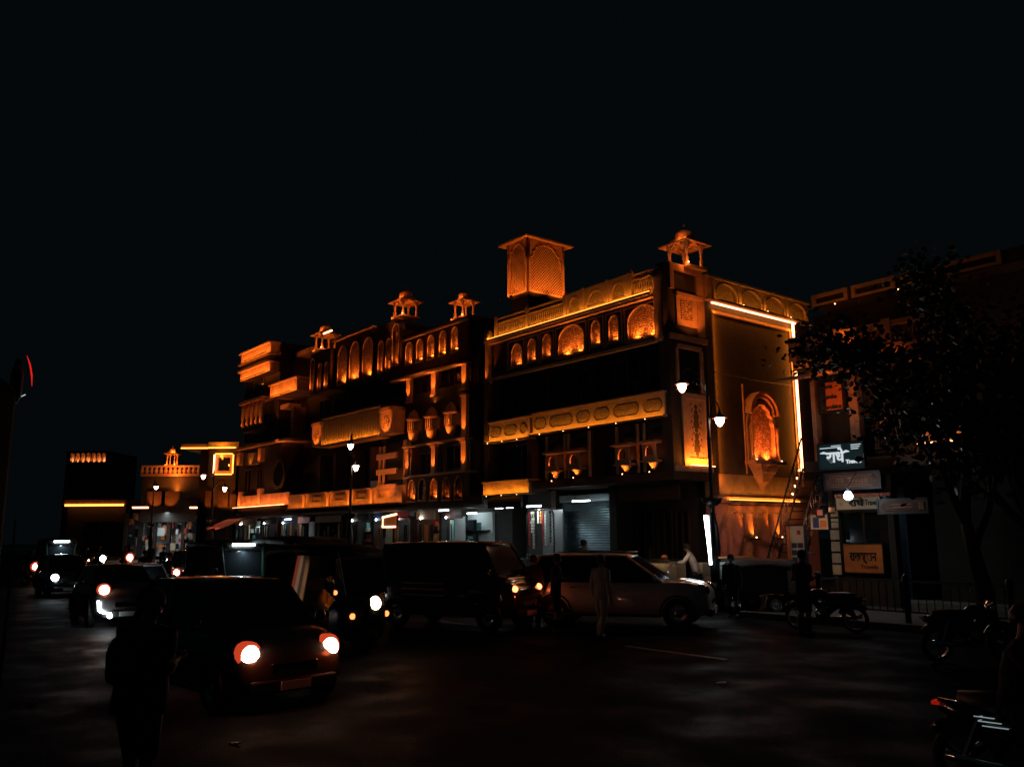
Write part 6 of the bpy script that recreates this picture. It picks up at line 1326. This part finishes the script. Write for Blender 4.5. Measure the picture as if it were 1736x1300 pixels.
for x in (-.6, .6):
    for y in (-.48, .48): wheel(t, x, y, .3, .06, 1 if y > 0 else -1)
# pavement railing on the right
a0, _ = V(1385, 955, -2.6); t = thing('pavement_railing', 'low iron railing with a shining top bar before the travel shop', 'railing', a0, -2.6, .14)
MB().tube([(0, 0, .95), (4.6, 0, .95)], .03, 6).build('top_bar', 'steel', t); MB().tube([(0, 0, .25), (4.6, 0, .25)], .02, 5).build('low_bar', 'iron', t)
for i in range(24): MB().tube([(.1+i*.19, 0, .25), (.1+i*.19, 0, .93)], .012, 5).build('bar', 'iron', t)
for x in (0, 2.3, 4.6): MB().lathe((x, 0, 0), [(.07, 0), (.06, .9), (.09, .95), (.08, 1.05), (.02, 1.12)], 8).build('post', 'iron', t, smooth=True)
# near vehicle passing on the right
s_, v_ = W(1765, 1150, 8.6)[:2]
nb_ = motorcycle('near dark motorcycle passing at the edge of the lamp light', s_, v_, R(8), None, 0, rider='dark rider on the near passing motorcycle')
[o for o in nb_.children if o.name.startswith('tail_light')][0].data.materials[0] = M['reddim']
for k in range(3): MB().box(-.50+.03*k, -.34+.05*k, -.165, -.155, .70-.035*k, .707-.035*k).build('glint_strip', 'dimwhite', nb_)  # emissive strips imitate white glints on the passing machine
# bus edge on the far left
s_, v_ = W(-22, 1000, 6.3)[:2]
t = thing('bus', 'dark bus cut by the picture edge with a red lit mirror arm', 'bus', 0, 0, 0); t.location = (-4.21, 6.2, 0); t.rotation_euler = (0, 0, R(90))
MB().box(-4.0, 1.0, -.02, 2.4, .35, 3.55).build('body', 'bus_black', t, bevel=.12); MB().box(-3.6, .6, -.06, -.021, 1.5, 2.6).build('side_window', 'glass', t, bevel=.02); MB().box(1.0, 1.03, .15, 2.25, 1.3, 2.7).build('windscreen', 'glass', t)
MB().tube([(1.02, -.04, .5), (1.02, -.05, 2.4)], .012, 6).build('edge_trim', 'chrome', t)
for x in (-3, .2): wheel(t, x, .1, .48, .26, -1)
mm = MB().tube([(1.0, .45, 3.5), (1.25, .33, 3.62), (1.4, .28, 3.5)], .02, 6).build('mirror_arm', 'iron', t)
MB().lathe((1.4, .28, 3.6), [(.02, -.16), (.05, -.1), (.055, .1), (.02, .24)], 12).build('mirror_housing', 'plastic', mm, smooth=True)
MB().tube([(1.42, .22, 3.88), (1.44, .195, 3.8), (1.44, .17, 3.7), (1.44, .16, 3.6)], [.002, .007, .007, .002], 5).build('red_glint', 'redglow', mm)  # emissive strip imitates a red reflection on the mirror
MB().tube([(1.42, .36, 3.46), (1.42, .28, 3.48), (1.42, .2, 3.52)], .004, 5).build('white_glint', 'signw', mm)  # emissive strip imitates a white glint by the mirror
light('SPOT', (3.2, -1.2, 1.2), t, .12, (1, .8, .7), (1.0, -.05, 1.6), ang=50)  # added spot with no source of its own, makes the edge trim glint
# scraps of paper on the asphalt
for px, py, lb in ((1222, 1158, 'small white paper scrap alone on the dark asphalt'), (398, 1262, 'thin pale strip of litter at the bottom near the standing man'), (56, 1190, 'tiny scrap of litter near the bus')):
    a_, b_ = G(px, py); q = thing('paper_scrap', lb, 'litter', a_, b_, .005, .4); MB().loft([[(-.07, -.03, 0), (.07, -.03, .01), (.08, .03, .02), (-.06, .03, 0)], [(-.06, -.02, .012), (.06, -.02, .03), (.07, .03, .028), (-.05, .03, .012)]]).build('paper', 'white', q)
# ================================================================== tree on the right
def tree(label, s, v, h, cr, seed, lean=(0, 0), n=5200, extra=()):
    rd = random.Random(seed); t = thing('street_tree', label, 'tree', s, v, 0)
    q = MB(); tips = []
    def br(p, d, L, r, lev):
        pts = [p]; rr = [r]; n_ = 4
        for i in range(n_):
            d = (d+Vector((rd.uniform(-.25, .25), rd.uniform(-.25, .25), rd.uniform(-.05, .2)))).normalized(); pts.append(pts[-1]+d*L/n_); rr.append(r*(1-.45*(i+1)/n_))
        q.tube(pts, rr, 7 if lev < 2 else 5)
        if lev >= 3: tips.append(pts[-1]); tips.append(pts[2]); return
        for i in range(4 if lev == 0 else 3):
            a = rd.uniform(0, 2*PI); nd = (d+Vector((math.cos(a), math.sin(a), rd.uniform(-.1, .5)))*(.9)).normalized(); br(pts[-1 if i else -2], nd, L*rd.uniform(.62, .85), rr[-1]*.8, lev+1)
    br(Vector((0, 0, 0)), Vector((lean[0], lean[1], 1)).normalized(), h*.38, .22, 0)
    for e_ in extra: q.tube(e_, [.07]+[.045]*(len(e_)-2)+[.012], 6); tips += [Vector(p) for p in e_[1:] for _ in range(9)]
    q.build('trunk', 'bark', t, smooth=True)
    c = MB()
    for i in range(n):
        p = rd.choice(tips)+Vector((rd.gauss(0, cr), rd.gauss(0, cr), rd.gauss(0, cr*.8))); a, b_ = rd.uniform(0, 2*PI), rd.uniform(-1, 1); L = rd.uniform(.09, .17)
        d = Vector((math.cos(a), math.sin(a), b_)).normalized(); e = d.cross(Vector((rd.uniform(-1, 1), rd.uniform(-1, 1), rd.uniform(-1, 1)))).normalized()*L*.42
        c.add([p-d*L*.5, p+e-d*L*.1, p+e*.7+d*L*.25, p+d*L*.6, p-e*.7+d*L*.25, p-e-d*L*.1], [(0, 1, 2, 3), (0, 3, 4, 5)])
    c.build('crown', 'leaf', t); return t
s_, v_ = W(1672, 1000, 20.5)[:2]
LF = lambda d, z, k=0: (-.6225*d+.78*k, -.7826*d-.62*k, z)
tree('broad dark leafy tree in front of the balustraded shop building', s_, v_, 6.4, .36, 11, (-.05, .0), 5600, extra=[[LF(.3, 3.6), LF(1.4, 5.2), LF(2.0, 5.8), LF(2.6, 6.1, .2), LF(3.1, 6.1)], [LF(.1, 4.0), LF(.2, 5.8), LF(.3, 7.0), LF(.6, 7.7)]])
s_, v_ = W(1790, 1000, 16.0)[:2]
tree('second dark tree partly outside the picture near the passing car', s_, v_, 4.8, .42, 23, (-.05, 0), 5000)
# planter box in front of the stepped panel
a0, a1 = vlin(1638, 1703, 785, -.5); z0, z1 = zat(1670, 800, -.5), zat(1670, 768, -.5)
t = thing('planter_box', 'dark planter box on the ledge in front of the stepped orange panel', 'planter', (a0+a1)/2, -.5, z0); w = a1-a0
MB().loft([[(-w/2+g, -.2+g, z), (w/2-g, -.2+g, z), (w/2-g, .2-g, z), (-w/2+g, .2-g, z)] for g, z in ((.06, 0), (0, z1-z0))]).build('box', 'wood', t)
